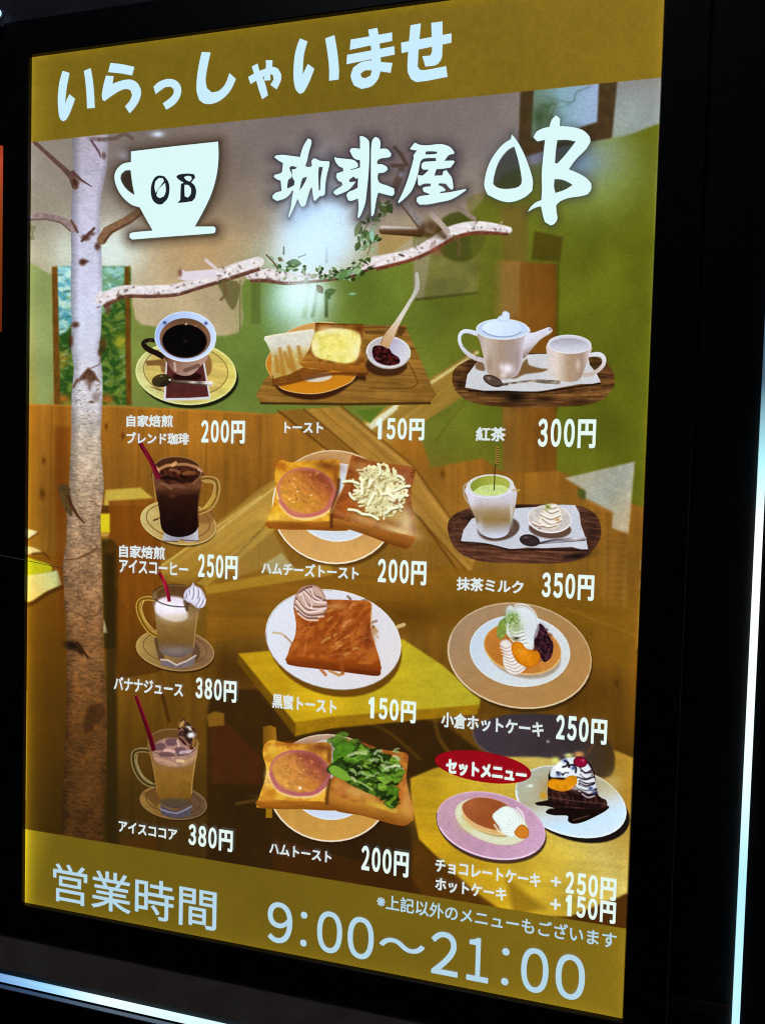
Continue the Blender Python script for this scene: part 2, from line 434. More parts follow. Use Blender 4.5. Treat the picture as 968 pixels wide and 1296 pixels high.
# the room is slightly out of focus
def soften(n):
    A = img.copy()
    for _ in range(n):
        for ax in (0, 1):
            A = (np.roll(A, 1, ax) + np.roll(A, -1, ax) + 2*A)/4
    return A
img[:] = soften(4)
img *= (1 + .05*fbm(PX, PY, 46, 0, 1, 3, 77) + .025*fbm(PX, PY, 2.2, 0, 1.5, 2, 78))[..., None]
# birch trunk
tl = P_((92, 160), (93, 212), (92, 244), (90, 286), (91, 324), (90, 356), (91, 400), (91, 420), (90, 440), (94, 466), (91, 500), (91, 550), (89, 590), (88, 620), (85, 650), (85, 680), (80, 715), (82, 752), (84, 800), (85, 840), (85, 880), (83, 930), (81, 980), (79, 1040), (78, 1080))
tr = P_((138, 160), (136, 212), (129, 244), (127, 286), (129, 324), (130, 356), (129, 400), (128, 425), (126, 445), (130, 470), (130, 512), (128, 550), (130, 590), (132, 620), (128, 650), (128, 680), (129, 720), (130, 752), (131, 800), (132, 840), (135, 880), (136, 930), (134, 980), (131, 1040), (130, 1080))
trunk = np.concatenate([spl(tl, 2, False), spl(tr, 2, False)[::-1]])
bark = grad((0, 170), (0, 1070), [(0, (168, 160, 176)), (.12, (184, 182, 202)), (.25, (194, 198, 220)), (.37, (194, 192, 200)), (.43, (188, 172, 154)), (.5, (184, 158, 130)), (.6, (166, 128, 92)), (.7, (146, 100, 58)), (.82, (118, 74, 32)), (1, (84, 52, 20))])
def barkf(X, Y, d):
    c = col_of(bark, X, Y, d)
    k = np.clip((Y - 440)/220, 0, 1)
    n = fbm(X, Y, 2.4, 8, 2.0, 3, 11)*(.05 + .16*k) + fbm(X, Y, 14, 80, 1.5, 2, 3)*(.03 + .12*k)
    e = np.clip(1 - d/11, 0, 1)*.26*(X < 110) + np.clip(1 - d/7, 0, 1)*.14*(X > 110)
    c = c*(1 + n - e)[..., None]
    sp = np.clip((fbm(X, Y, 2.6, 0, 1.4, 2, 21) - .46)*4, 0, 1)*k*.45
    return np.clip(c*(1 - sp[..., None]) + np.array([96, 60, 34], F)*sp[..., None], 0, 255)
fill(P_((134, 700), (146, 700), (150, 1070), (134, 1070)), (46, 34, 10), 8, .7)
fill(P_((70, 540), (90, 540), (84, 700), (80, 820), (72, 700)), (120, 52, 8), 8, .45)
trunk_i = add('birch_trunk', trunk, barkf, None, 'pale mottled birch trunk printed along the left side', 1.6)
dk = (84, 46, 26)
def knot(x, y, rx, ry, a=.9, c=dk):
    glow(x, y, rx, ry, c, a, 0, 1.6)
fill(spl(z5.p((215, -120), (245, -135), (290, -120), (300, -40), (310, 60), (270, 40), (235, -40)), 3), mul((92, 70, 34), .2, 5), 3, .9)
line(spl(z5.p((290, -80), (300, -20), (340, 60), (385, 110)), 4, False), [4, 4.5, 3.5, 2], dk, 1.4) if False else line(z5.p((285, -60), (300, -10), (340, 60), (385, 110)), [4, 4.5, 3.5, 1.5], dk, 1.6, .9)
knot(105, 332, 4.5, 4.5); knot(108, 331, 5, 2.5, .7); knot(96, 411, 5, 4, .85); knot(90, 432, 3.4, 9, .8); knot(131, 436, 5, 9, .75); knot(127, 446, 3, 5, .7)
fill(zl.p((336, 520), (372, 466), (410, 424), (446, 452), (484, 516), (452, 506), (425, 520), (400, 500), (365, 506)), mul((98, 62, 42), .35, 2.0), 4.5, .95)
glow(113, 484, 6, 5, (110, 76, 56), .7); glow(114, 490, 2, 5, (120, 88, 70), .7)
for k in range(40): glow(95 + rng.random()*33, 478 + rng.random()*60, .6 + rng.random()*1.6, .5 + rng.random(), (134, 108, 92), .5)
line(zl.p((340, 500), (318, 548)), 3, (110, 74, 56), 1.6, .8)
line(zl.p((425, 430), (480, 405), (492, 350)), 2, (130, 100, 90), 1.5, .7)
knot(122, 502, 5, 7, .4); knot(116, 509, 4, 1.6, .6)
line(z5.p((270, 340), (340, 335), (440, 290), (465, 265)), [2, 2, 4, 2], (110, 70, 40), 1.6, .75)
line(z5.p((290, 655), (380, 700), (460, 690), (500, 640)), 2.2, (110, 74, 46), 2, .6)
glow(92, 817, 11, 6, (34, 20, 8), .95, 15, 1.5); glow(102, 824, 6, 3.4, (44, 26, 10), .9, 45, 1.3)
line(z5.p((340, 860), (410, 960)), 2.5, (60, 34, 14), 1.6, .9)
fill(spl(z5.p((400, 1296), (440, 1260), (500, 1245), (520, 1300), (500, 1340), (440, 1400), (385, 1440)), 3), (62, 36, 14), 6, .6)
zt = Z(30, 100, 3.12)
line(zt.p((45, 250), (100, 300), (155, 350), (190, 385), (205, 425)), [5, 5, 6, 8, 8], mul((106, 78, 66), .12, 4), 1.5)
line(zt.p((195, 370), (230, 400), (270, 425)), [6, 3, 1], (100, 66, 60), 1.5, .9)
knot(96, 231, 5, 5, .8)
line(zt.p((0, 545), (70, 538), (130, 548), (170, 565), (200, 590)), [5, 6, 7, 8, 10], mul((150, 128, 128), .12, 4), 1.5)
line(zt.p((20, 556), (90, 553), (150, 568), (185, 600)), 2, (104, 78, 66), 1.6, .8)
line(zt.p((190, 560), (215, 605)), 3, (100, 66, 56), 1.6, .8)
line(zt.p((310, 635), (330, 600), (400, 560), (470, 512)), [12, 11, 9, 8], mul((136, 102, 74), .12, 4), 1.5)
line(zt.p((320, 640), (350, 605), (420, 568), (470, 530)), 3, (96, 60, 36), 1.8, .8)
knot(109, 301, 6, 4, .85); knot(116, 296, 5, 3, .7); knot(124, 312, 4, 5, .85)
line(zt.p((232, 640), (260, 610), (280, 590)), 3.4, (92, 56, 44), 1.6, .8)
line(zt.p((270, 245), (300, 290), (305, 310)), [3, 3, 1.5], (96, 70, 76), 1.5, .8)
knot(121, 176, 9, 3, .4); knot(132, 197, 3, 5, .6)
line(zt.p((300, 240), (360, 235), (400, 215), (430, 235)), 5, (100, 80, 68), 3, .7)
glow(200, 170, 8, 4, (200, 216, 236), .9); glow(158, 197, 8, 6, (176, 180, 204), .6)
for k in range(9):
    line(zt.p((20 + k*3, 575 + k*7), (50 - k*3, 585 + k*6)), 1.5, (110, 112, 62), 1.3, .7)
# long branch
br1 = spl(zt.p((318, 905), (340, 860), (400, 832), (500, 838), (600, 836), (690, 800), (780, 775), (860, 745), (930, 722), (968, 730)), 3, False)
br2 = spl(np.concatenate([br1[-1:], zz.p((0, 0))[:0], Z(320, 100, 3.457).p((60, 852), (150, 866), (260, 862), (340, 858), (420, 850), (500, 820))]), 3, False)
br3 = spl(Z(320, 100, 3.457).p((535, 806), (600, 792), (680, 772), (760, 738), (820, 700), (880, 668), (960, 650), (1040, 652), (1120, 664)), 3, False)
def barkb(X, Y, d):
    n = fbm(X, Y, 3, 0, 1.6, 3, 5)
    return np.clip(np.array([212, 205, 206], F)*(1 + .12*n[..., None]), 0, 255)
br1 = spl(zt.p((308, 874), (345, 858), (400, 838), (500, 838), (600, 832), (690, 804), (780, 775), (860, 748), (928, 728)), 4, False)
br2 = spl(Z(320, 100, 3.457).p((-12, 862), (60, 858), (150, 872), (260, 868), (340, 862), (420, 850), (500, 818), (550, 806)), 4, False)
def branch(path, w, name, lowc=(112, 72, 56)):
    o = ribbon(path, w)
    low = path + np.array([0, 1.2])
    W_ = np.interp(np.linspace(0, 1, len(path)), np.linspace(0, 1, len(w)), w)
    fill(ribbon(low, w), mul(lowc, .25, 4), 1.6)
    up = path - np.array([0, 1])*W_[:, None]*.10
    line(up, W_*.78, barkb, 3.0)
    for k in range(int(len(path)*1.6)):
        i_ = rng.integers(len(path)); x, y = path[i_] + rng.normal(0, 1, 2)*W_[i_]*.28
        glow(x, y, 1 + rng.random()*2.4, .7 + rng.random()*1.2, [(130, 96, 84), (226, 224, 232), (96, 66, 56)][rng.integers(3)], .6, rng.random()*180)
    piece(name, o)
branch(br2, [14, 17, 14, 11, 10, 11, 12], 'birch_branch')
branch(br1, [20, 17, 15, 15, 15, 17, 18, 17], 'birch_branch')
branch(br3, [18, 16, 15, 17, 18, 17, 15, 10], 'birch_branch', (124, 66, 44))
fill(spl(P_((276, 357), (300, 356), (303, 372), (296, 392), (288, 384), (280, 368)), 3), (96, 90, 44), 3, .7)
line(P_((304, 356), (304, 420)), 1.6, (92, 92, 40), 2, .6)
zm = Z(320, 100, 3.457)
fill(zt.p((612, 745), (640, 760), (760, 750), (760, 785), (640, 795), (612, 790)), (206, 196, 206), 2)
knot(228, 345, 3, 6, .8, (130, 74, 50))
line(zt.p((720, 715), (760, 748)), 4, (200, 186, 186), 1.5)
line(zt.p((790, 800), (800, 850), (780, 870)), 4, (120, 92, 60), 2, .8)
knot(152, 375, 4, 3, .7); knot(137, 390, 4, 8, .8, (110, 66, 48))
line(zm.p((570, 660), (640, 665), (730, 672)), 11, grad((0, 288), (0, 299), [(0, (190, 180, 176)), (.35, (110, 76, 46)), (1, (70, 44, 18))]), 1.5)
line(zm.p((620, 300), (648, 330), (672, 375), (640, 380), (610, 378)), 5, (86, 60, 44), 3, .8)
line(zm.p((620, 480), (640, 430), (650, 400)), 9, (92, 70, 50), 4, .8)
glow(508, 221, 5, 4, (150, 156, 180), .8)
line(zm.p((640, 520), (690, 580), (740, 640)), [10, 10, 12], mul((150, 140, 136), .12, 4), 1.8)
line(zm.p((632, 530), (680, 590), (725, 650)), 2.4, (96, 74, 50), 2, .8)
for x, y, rx, ry in ((546, 286, 9, 8), (556, 294, 8, 6), (540, 296, 9, 4), (534, 290, 5, 8), (562, 300, 5, 4)): glow(x, y, rx, ry, (88, 58, 30), .85, 20)
line(zm.p((780, 590), (815, 625), (850, 665)), 7, (176, 160, 150), 1.8)
line(zm.p((845, 530), (900, 565), (968, 612)), 6, mul((150, 130, 112), .1, 4), 1.8)
line(zm.p((640, 768), (660, 775)), 2, (90, 70, 60), 1.2)
glow(552, 317, 8, 6, (150, 86, 70), .7)
line(zm.p((880, 690), (905, 720), (900, 770)), 5, (110, 90, 50), 3, .8)
# vine leaves
def leaf(x, y, L, w, a, c):
    ca, sa = math.cos(a), math.sin(a)
    t = np.linspace(0, 1, 7)
    up = np.column_stack([L*t, w*np.sin(np.pi*t)/2]); dn = up[::-1][1:-1]*[1, -1]
    q = np.concatenate([up, dn])
    pts = np.column_stack([x + q[:, 0]*ca - q[:, 1]*sa, y + q[:, 0]*sa + q[:, 1]*ca])
    fill(pts, rim(c, tuple(v*.7 for v in c), 1.6, .7), 1.2, .95)
    return pts
GL = [(62, 96, 34), (96, 132, 60), (48, 74, 26), (150, 186, 140), (120, 150, 90), (76, 110, 44), (166, 190, 150)]
path = spl(zm.p((600, 545), (560, 580), (500, 640), (470, 700), (520, 690), (500, 770), (460, 820), (400, 850), (330, 860), (250, 870), (170, 830), (90, 800)), 5, False)
line(path[:26], 1.6, (110, 120, 60), 1.2, .8)
for k in range(105):
    b = path[rng.integers(len(path))]
    o = rng.normal(0, 4.2, 2)
    if b[0] < 405 and rng.random() < .5: continue
    leaf(b[0] + o[0], b[1] + o[1], 5 + rng.random()*6, 3.2 + rng.random()*2.5, rng.random()*6.3, GL[rng.integers(len(GL))])
for (x, y, L, w, a, c) in ((362, 333, 20, 11, .05, (58, 92, 36)), (366, 331, 15, 8, .1, (84, 124, 56)), (352, 326, 8, 4, .6, (130, 110, 60)), (422, 352, 30, 10, -.35, (128, 166, 110)), (410, 372, 16, 9, -.3, (78, 112, 44)), (401, 360, 14, 9, 1.0, (88, 66, 26)), (413, 368, 12, 7, 1.2, (60, 100, 36)),
                           (428, 356, 20, 8, -.9, (98, 142, 70)), (444, 344, 16, 9, -.1, (150, 184, 130)), (456, 350, 10, 6, -1, (54, 78, 26)), (440, 372, 12, 4, 0, (140, 186, 140)), (392, 352, 12, 6, -.4, (150, 160, 110)), (450, 318, 14, 7, -1.2, (60, 88, 30)), (466, 306, 14, 8, -1.4, (110, 146, 84)), (479, 262, 16, 9, .4, (84, 100, 44)), (490, 258, 14, 8, 1.1, (64, 84, 34)),
                           (470, 288, 20, 7, 1.5, (150, 196, 170)), (449, 300, 22, 8, -1.2, (112, 126, 70))):
    p = leaf(x, y, L, w, a, c)
    piece('vine_leaf', p)
line(zm.p((60, 770), (90, 800), (120, 850)), 1.8, (110, 80, 50), 1.2)
line(zm.p((200, 780), (232, 768)), 1.6, (90, 90, 60), 1.2); line(zm.p((135, 765), (136, 735)), 2, (80, 84, 60), 1.3)
line(zm.p((323, 800), (323, 740)), 3.5, (140, 150, 140), 1.6, .8)
# ---------------------------------------------- hand traced lettering (each glyph: strokes; each stroke: outline, then holes)
ka = Z(65, 60, 6.453); kb = Z(205, 50, 6.05); kc = Z(360, 20, 4.4)
def smooth(p, lim=38, n=3):                       # rounds gentle bends, keeps the corners
    m = len(p); out = []
    def turn(k):
        a, b = p[k] - p[k-1], p[(k+1) % m] - p[k]
        return abs(math.degrees(math.atan2(a[0]*b[1] - a[1]*b[0], a @ b)))
    sharp = [turn(k) > lim for k in range(m)]
    for k in range(m):
        b, c = p[k], p[(k+1) % m]
        tb = (p[(k+1) % m] - p[k-1])/2 if not sharp[k] else (c - b)
        tc = (p[(k+2) % m] - p[k])/2 if not sharp[(k+1) % m] else (c - b)
        L = np.hypot(*(c - b)) + 1e-9
        tb = tb/(np.hypot(*tb) + 1e-9)*L; tc = tc/(np.hypot(*tc) + 1e-9)*L
        for j in range(n):
            t = j/n
            out.append((2*t**3 - 3*t*t + 1)*b + (t**3 - 2*t*t + t)*tb + (-2*t**3 + 3*t*t)*c + (t**3 - t*t)*tc)
    return np.array(out)
def G1(z, *strokes, n=3):
    out = []
    for st in strokes:
        out.append([smooth(z.p(*l)) for l in st])
    return out
GREET = [
 G1(ka, [[(97, 195), (126, 202), (155, 212), (132, 330), (118, 462), (136, 420), (155, 385), (200, 422), (165, 520), (130, 590), (100, 606), (75, 580), (62, 500), (60, 400), (72, 290)]],
        [[(272, 195), (300, 183), (328, 172), (345, 270), (355, 380), (361, 497), (330, 499), (298, 502), (294, 400), (285, 290)]], n=1),
 G1(ka, [[(488, 130), (580, 140), (683, 162), (674, 197), (665, 232), (570, 215), (470, 205), (478, 170)]],
        [[(452, 233), (515, 238), (505, 300), (580, 274), (640, 265), (680, 274), (715, 303), (738, 360), (725, 430), (690, 490), (645, 542), (607, 485), (645, 440), (665, 395), (655, 357), (630, 344), (590, 347), (520, 384), (440, 442), (424, 432), (418, 395), (432, 310)]], n=1),
 G1(kb, [[(-61, 365), (-20, 328), (40, 306), (90, 308), (130, 332), (152, 382), (140, 445), (100, 500), (38, 540), (10, 492), (60, 455), (92, 418), (95, 385), (72, 364), (30, 368), (0, 388), (-44, 421)]], n=1),
 G1(kb, [[(308, 98), (376, 102), (355, 200), (338, 310), (348, 375), (385, 408), (440, 395), (490, 340), (520, 260), (570, 305), (530, 390), (470, 455), (400, 492), (330, 494), (288, 465), (268, 390), (275, 270), (290, 180)]], n=1),
 G1(kb, [[(690, 210), (735, 187), (750, 240), (790, 330), (815, 430), (770, 460), (745, 390), (720, 300)]],
        [[(662, 290), (720, 258), (790, 228), (850, 212), (890, 225), (915, 270), (912, 320), (880, 385), (833, 350), (858, 310), (852, 275), (825, 270), (770, 292), (682, 345)]],
        [[(797, 162), (850, 162), (845, 230), (832, 262), (835, 315), (785, 318), (785, 290), (795, 240), (800, 200)]], n=1),
 G1(kc, [[(88, 128), (130, 145), (110, 220), (103, 330), (118, 298), (132, 270), (168, 297), (140, 370), (110, 427), (87, 437), (64, 412), (52, 340), (58, 230), (72, 170)]],
        [[(228, 128), (280, 110), (295, 200), (305, 300), (303, 357), (250, 364), (250, 290), (240, 200)]], n=1),
 G1(kc, [[(370, 135), (600, 95), (600, 142), (365, 192)]], [[(350, 220), (612, 172), (615, 218), (347, 272)]],
        [[(467, 80), (518, 70), (528, 130), (538, 260), (602, 265), (592, 320), (535, 312), (522, 355), (485, 395), (430, 410), (388, 390), (370, 340), (385, 290), (430, 260), (487, 250), (482, 170)],
         [(425, 325), (450, 307), (488, 306), (480, 335), (452, 350), (430, 345)]], n=1),
 G1(kc, [[(650, 152), (930, 100), (930, 152), (652, 210)]], [[(702, 55), (760, 45), (748, 180), (742, 285), (755, 303), (780, 305), (900, 283), (908, 342), (740, 371), (705, 355), (686, 310), (690, 200)]],
        [[(817, 42), (880, 34), (878, 225), (862, 262), (840, 278), (785, 285), (768, 228), (812, 224), (822, 200)]], n=1),
]
kd = Z(340, 170, 10.756); ke = Z(418, 165, 10.756); kf = Z(498, 170, 9.68); kg = Z(605, 140, 6.453); kh = Z(140, 170, 6.453)
SHOP = [
 G1(kd, [[(85, 320), (110, 296), (200, 288), (300, 300), (435, 318), (455, 240), (490, 150), (545, 65), (588, 85), (590, 130), (555, 250), (530, 370), (505, 442), (560, 455), (597, 440), (590, 370), (620, 336), (660, 345), (700, 367), (835, 378), (830, 440), (800, 560), (780, 680), (772, 820), (745, 845), (700, 850), (640, 917), (620, 900), (605, 800), (598, 730), (578, 745), (540, 860), (510, 970), (470, 996), (440, 970), (415, 910), (400, 885), (370, 960), (330, 1050), (285, 1140), (278, 1120), (310, 1000), (325, 880), (345, 778), (325, 775), (300, 820), (230, 880), (120, 915), (65, 880), (62, 845), (100, 805), (185, 780), (178, 700), (172, 640), (120, 620), (78, 585), (90, 560), (160, 542), (190, 525), (205, 400), (150, 370)],
         [(290, 470), (300, 447), (340, 440), (395, 462), (370, 480), (325, 486), (335, 600), (362, 645), (355, 700), (335, 714), (260, 748), (262, 690), (275, 625), (322, 592), (325, 560), (305, 510)],
         [(470, 602), (530, 585), (520, 620), (480, 700), (435, 768), (430, 758), (450, 660)],
         [(690, 455), (745, 450), (735, 500), (718, 600), (708, 770), (690, 772), (685, 650), (682, 540)]], n=1),
 G1(ke, [[(410, 262), (410, 150), (405, 95), (430, 85), (480, 105), (525, 145), (535, 190), (535, 400), (525, 600), (500, 850), (480, 1000), (430, 1140), (392, 1205), (378, 1190), (390, 1050), (383, 935), (290, 968), (250, 960), (225, 890), (250, 850), (330, 815), (378, 790), (380, 720), (385, 660), (350, 665), (322, 635), (262, 640), (262, 590), (290, 550), (410, 515), (410, 415), (360, 405), (320, 380), (270, 290), (290, 255), (340, 250)]],
        [[(60, 370), (100, 385), (230, 398), (330, 415), (380, 460), (385, 500), (350, 520), (285, 538), (300, 590), (322, 635), (262, 680), (270, 715), (355, 705), (300, 775), (240, 830), (90, 892), (50, 860), (60, 830), (170, 760), (165, 715), (115, 697), (85, 640), (95, 595), (185, 565), (180, 520), (130, 500), (80, 440)]],
        [[(565, 200), (585, 130), (625, 98), (670, 125), (688, 180), (680, 262), (750, 258), (790, 272), (835, 330), (820, 370), (770, 382), (680, 395), (640, 430), (645, 470), (710, 472), (770, 500), (788, 540), (740, 580), (665, 590), (650, 620), (655, 690), (690, 730), (780, 760), (870, 800), (878, 865), (850, 900), (790, 890), (655, 855), (630, 960), (600, 1140), (578, 1178), (562, 1170), (560, 1000), (558, 700), (558, 400)]], n=1),
 G1(kf, [[(205, 185), (262, 110), (330, 138), (430, 142), (560, 128), (640, 140), (700, 170), (745, 225), (742, 248), (680, 262), (632, 320), (600, 345), (525, 345), (520, 298), (380, 303), (340, 330), (325, 370), (300, 500), (230, 690), (130, 800), (65, 852), (58, 835), (110, 730), (170, 580), (230, 380), (250, 292), (245, 270), (290, 205), (220, 196)],
         [(390, 243), (400, 218), (470, 216), (540, 222), (530, 247), (440, 255), (395, 255)]],
        [[(345, 372), (375, 345), (520, 336), (740, 330), (748, 350), (700, 415), (600, 430), (440, 440), (365, 440), (345, 420)]],
        [[(440, 432), (530, 430), (500, 515), (600, 512), (612, 460), (650, 447), (680, 490), (715, 540), (735, 660), (718, 688), (690, 670), (640, 612), (560, 608), (550, 632), (600, 650), (640, 690), (630, 703), (575, 712), (570, 730), (700, 715), (890, 675), (880, 700), (710, 805), (560, 840), (430, 865), (320, 868), (285, 830), (290, 785), (330, 765), (440, 750), (445, 740), (370, 710), (358, 670), (380, 655), (455, 645), (460, 612), (380, 612), (320, 640), (302, 620), (300, 508), (360, 515), (435, 445)]], n=1),
 G1(kg, [[(275, 200), (312, 245), (370, 350), (420, 480), (446, 580), (440, 660), (380, 712), (270, 752), (180, 740), (78, 692), (52, 630), (55, 560), (90, 440), (150, 340), (210, 275), (265, 240)],
         [(295, 300), (330, 420), (355, 560), (352, 605), (320, 632), (230, 645), (160, 635), (122, 605), (130, 540), (165, 430), (220, 350), (265, 312)]], n=2),
 G1(kg, [[(580, 140), (600, 80), (635, 45), (668, 72), (665, 132), (760, 140), (850, 165), (905, 215), (915, 260), (880, 320), (800, 400), (738, 485), (800, 510), (880, 555), (920, 600), (920, 650), (890, 690), (830, 705), (740, 718), (670, 745), (635, 778), (640, 840), (645, 890), (620, 930), (590, 942), (545, 915), (530, 870), (512, 785), (460, 800), (405, 832), (430, 790), (470, 755), (515, 735), (520, 650), (518, 520), (530, 380), (545, 245), (482, 257), (450, 225), (475, 180), (530, 150)],
         [(645, 247), (720, 244), (795, 258), (740, 330), (690, 390), (645, 437), (625, 435), (632, 340)],
         [(622, 565), (680, 568), (735, 590), (770, 612), (710, 650), (630, 678), (618, 630)]], n=2),
]
CUP = G1(kh, [[(175, 145), (500, 106), (885, 65), (888, 200), (870, 350), (830, 490), (770, 620), (695, 757), (850, 757), (865, 770), (862, 802), (845, 812), (500, 838), (185, 863), (162, 845), (165, 815), (190, 805), (352, 790), (300, 700), (245, 600), (180, 580), (110, 520), (60, 440), (40, 350), (60, 290), (110, 245), (175, 232)],
               [(172, 298), (130, 300), (95, 330), (90, 370), (120, 430), (165, 475), (205, 500), (190, 430), (178, 350)]], n=1)
CUPL = [G1(kh, [[(405, 342), (450, 350), (482, 395), (490, 460), (475, 530), (430, 578), (395, 577), (355, 545), (338, 480), (345, 410), (370, 360)],
                [(438, 366), (445, 388), (415, 430), (378, 484), (368, 440), (375, 390), (405, 362)], [(455, 402), (460, 470), (445, 512), (410, 527), (388, 512), (385, 495), (405, 450)]], n=2),
        G1(kh, [[(545, 352), (565, 335), (640, 326), (690, 332), (700, 358), (668, 398), (695, 425), (708, 470), (698, 525), (675, 552), (610, 562), (556, 566), (578, 540), (580, 470), (583, 410), (606, 402), (590, 392), (560, 372)],
                [(608, 356), (640, 345), (668, 352), (672, 372), (655, 392), (625, 378)], [(613, 418), (645, 420), (665, 450), (662, 495), (640, 522), (615, 512), (612, 460)]], n=2)]

# soft printed shadow behind the shop name and the cup emblem
def halo(strokes, c, grow, soft, a):
    for st in strokes:
        o = st[0][::3]
        sl = box(o, grow + soft)
        X, Y = PX[sl], PY[sl]
        d = sdf(o, X, Y) + grow
        t = np.clip(d/soft + .5, 0, 1); t = t*t*(3-2*t)
        put(sl, t*a, np.array(c, F))
for gph in SHOP[:3]:
    halo(gph, (76, 66, 74), 7, 28, .6)
for gph in SHOP[:3]:
    halo(gph, (44, 42, 52), 2, 7, .6)
for gph in SHOP[3:]:
    halo(gph, (62, 56, 52), 4, 20, .42)
    halo(gph, (50, 60, 50), 1, 4, .45)
halo(CUP, (64, 46, 30), 5, 30, .7)
halo(CUP, (54, 42, 30), 2, 9, .6)
glow(398, 302, 44, 34, (200, 230, 252), .9, 0, 1.3)
glow(384, 372, 26, 22, (214, 244, 246), .85, 0, 1.2)
glow(380, 268, 16, 20, (160, 190, 226), .5)
for k in range(16):                              # leaves in front of the light
    leaf(352 + rng.random()*80, 336 + rng.random()*14, 5 + rng.random()*6, 4, rng.random()*6.3, GL[rng.integers(len(GL))])
# ---------------------------------------------- the printed dishes
def shade(pts, c, a=.85, soft=6):
    fill(pts, c, soft, a)
def swirl(cx, cy, rx, ry, z, light, dark, n=7, rot=0):      # piped cream seen from above
    fill(z.e(cx, cy, rx, ry, rot), rim(light, dark, 3.2, .6), 1.4)
    for k in range(n):
        a0 = k*2*math.pi/n
        pts = [(cx + rx*r*math.cos(a0 + 1.5*r)*.95, cy + ry*r*math.sin(a0 + 1.5*r)*.95) for r in np.linspace(.1, 1, 6)]
        line(z.p(*pts), [1.0, 1.2, 1.6, 1.8, 1.8, 1.4], dark, 1.3, .75)
    glow(z.x + (cx - rx*.2)/z.k, z.y + (cy - ry*.35)/z.k, rx*.4/z.k, ry*.35/z.k, (255, 250, 240), .35)
def speck(z, cx, cy, rx, ry, n, cols, r0=1., r1=2.2, a=.7):
    for k in range(n):
        t = rng.random()*6.283; q = math.sqrt(rng.random())
        x, y = z.p((cx + rx*q*math.cos(t), cy + ry*q*math.sin(t)))[0]
        r = r0 + rng.random()*(r1 - r0)
        glow(x, y, r, r*(.5 + rng.random()*.6), cols[rng.integers(len(cols))], a, rng.random()*180)
def streak(z, p, q, w, c, a=.7, bend=0, soft=1.3):
    m = ((p[0]+q[0])/2 + bend*(q[1]-p[1]), (p[1]+q[1])/2 - bend*(q[0]-p[0]))
    line(spl(z.p(p, m, q), 4, False), w, c, soft, a)

# --- blend coffee
z = Z(140, 380, 4.84)
shade(z.e(478, 470, 306, 192, 3), (22, 24, 8), .9, 3)
sau = add('saucer', z.e(464, 446, 310, 196, 4), rim(mul(grad(z.p((160, 450))[0], z.p((775, 450))[0], [(0, (200, 200, 132)), (.5, (196, 186, 110)), (1, (212, 198, 96))]), .07, 6, 10, 6), (214, 216, 150), 3), None, 'round wooden saucer under the black coffee cup')
line(z.e(462, 432, 258, 156, 4), .1, (0, 0, 0), 1, 0)
o = z.e(462, 432, 258, 156, 4); line(np.concatenate([o, o[:1]]), 1.3, (134, 100, 46), 1.2, .8)
fill(z.e(462, 434, 250, 150, 4), mul((206, 178, 92), .08, 6, 10, 6), 2, .8)
fill(z.p((215, 372), (335, 360), (340, 400), (225, 400)), (120, 76, 38), 3, .8)
fill(z.p((300, 385), (350, 380), (350, 450), (315, 440)), (136, 92, 52), 3, .8)
fill(z.e(590, 400, 32, 66, 0), (140, 92, 44), 3, .8)
add('paper_mat', z.p((342, 375), (575, 362), (616, 606), (500, 612), (326, 616)), (196, 196, 200), sau)
fill(z.p((350, 385), (566, 372), (604, 590), (490, 598), (342, 600)), mul((96, 44, 40), .1, 5), 1.3)
shade(z.e(470, 468, 90, 30), (34, 12, 8), .9, 5)
cup = add('coffee_cup', z.s((322, 320), (350, 385), (392, 440), (440, 462), (500, 456), (548, 410), (598, 340), (460, 300)), grad(z.p((330, 350))[0], z.p((480, 470))[0], [(0, (96, 60, 48)), (.4, (150, 110, 92)), (1, (176, 142, 124))]), sau)
streak(z, (395, 385), (400, 430), 3, (206, 180, 170), .7); streak(z, (460, 430), (540, 400), 5, (92, 60, 48), .6)
addline('handle', z.s((330, 350), (285, 325), (232, 300), (205, 270), (222, 248), (262, 245), (275, 255), n=4, closed=False), [7, 7, 7, 6, 5, 5, 4], (38, 22, 14), cup)
streak(z, (215, 262), (250, 243), 1.2, (120, 104, 84), .7, -.2)
fill(z.e(460, 222, 189, 154, 2), rim(grad(z.p((280, 150))[0], z.p((640, 300))[0], [(0, (150, 172, 216)), (.5, (178, 196, 236)), (1, (190, 206, 240))]), (206, 222, 246), 1.6), 1.2)
fill(z.e(458, 234, 156, 124, 2), grad(z.p((0, 120))[0], z.p((0, 340))[0], [(0, (112, 80, 56)), (.3, (140, 96, 62)), (1, (120, 96, 92))]), 1.6)
add('coffee', z.e(456, 250, 137, 103, 2), rim((9, 5, 5), (46, 26, 16), 2), cup)
for x, y in ((333, 138), (585, 141)): glow(*z.p((x, y))[0], 2, 2, (40, 50, 110), .9)
glow(*z.p((465, 147))[0], 1.3, 1.3, (240, 236, 220), .9); glow(*z.p((522, 158))[0], 1.3, 1, (200, 160, 120), .7)
glow(*z.p((462, 250))[0], 2.6, 1.6, (50, 40, 34), .8)
o = z.e(460, 222, 189, 154, 2)[2:16]; line(o, 1.2, (224, 236, 250), 1.2, .7)
addline('spoon', z.p((365, 496), (440, 498), (520, 506), (625, 510)), [3, 3.4, 4, 6], grad(z.p((365, 496))[0], z.p((625, 510))[0], [(0, (84, 66, 44)), (.4, (120, 104, 88)), (.55, (196, 186, 176)), (.7, (120, 106, 96)), (.85, (206, 200, 196)), (1, (226, 222, 226))]), sau)
streak(z, (380, 505), (620, 520), 1.3, (60, 44, 34), .7)
fill(z.e(316, 492, 62, 40, -8), mul(grad(z.p((260, 450))[0], z.p((350, 540))[0], [(0, (92, 74, 38)), (1, (38, 28, 16))]), .2, 3), 1.4)
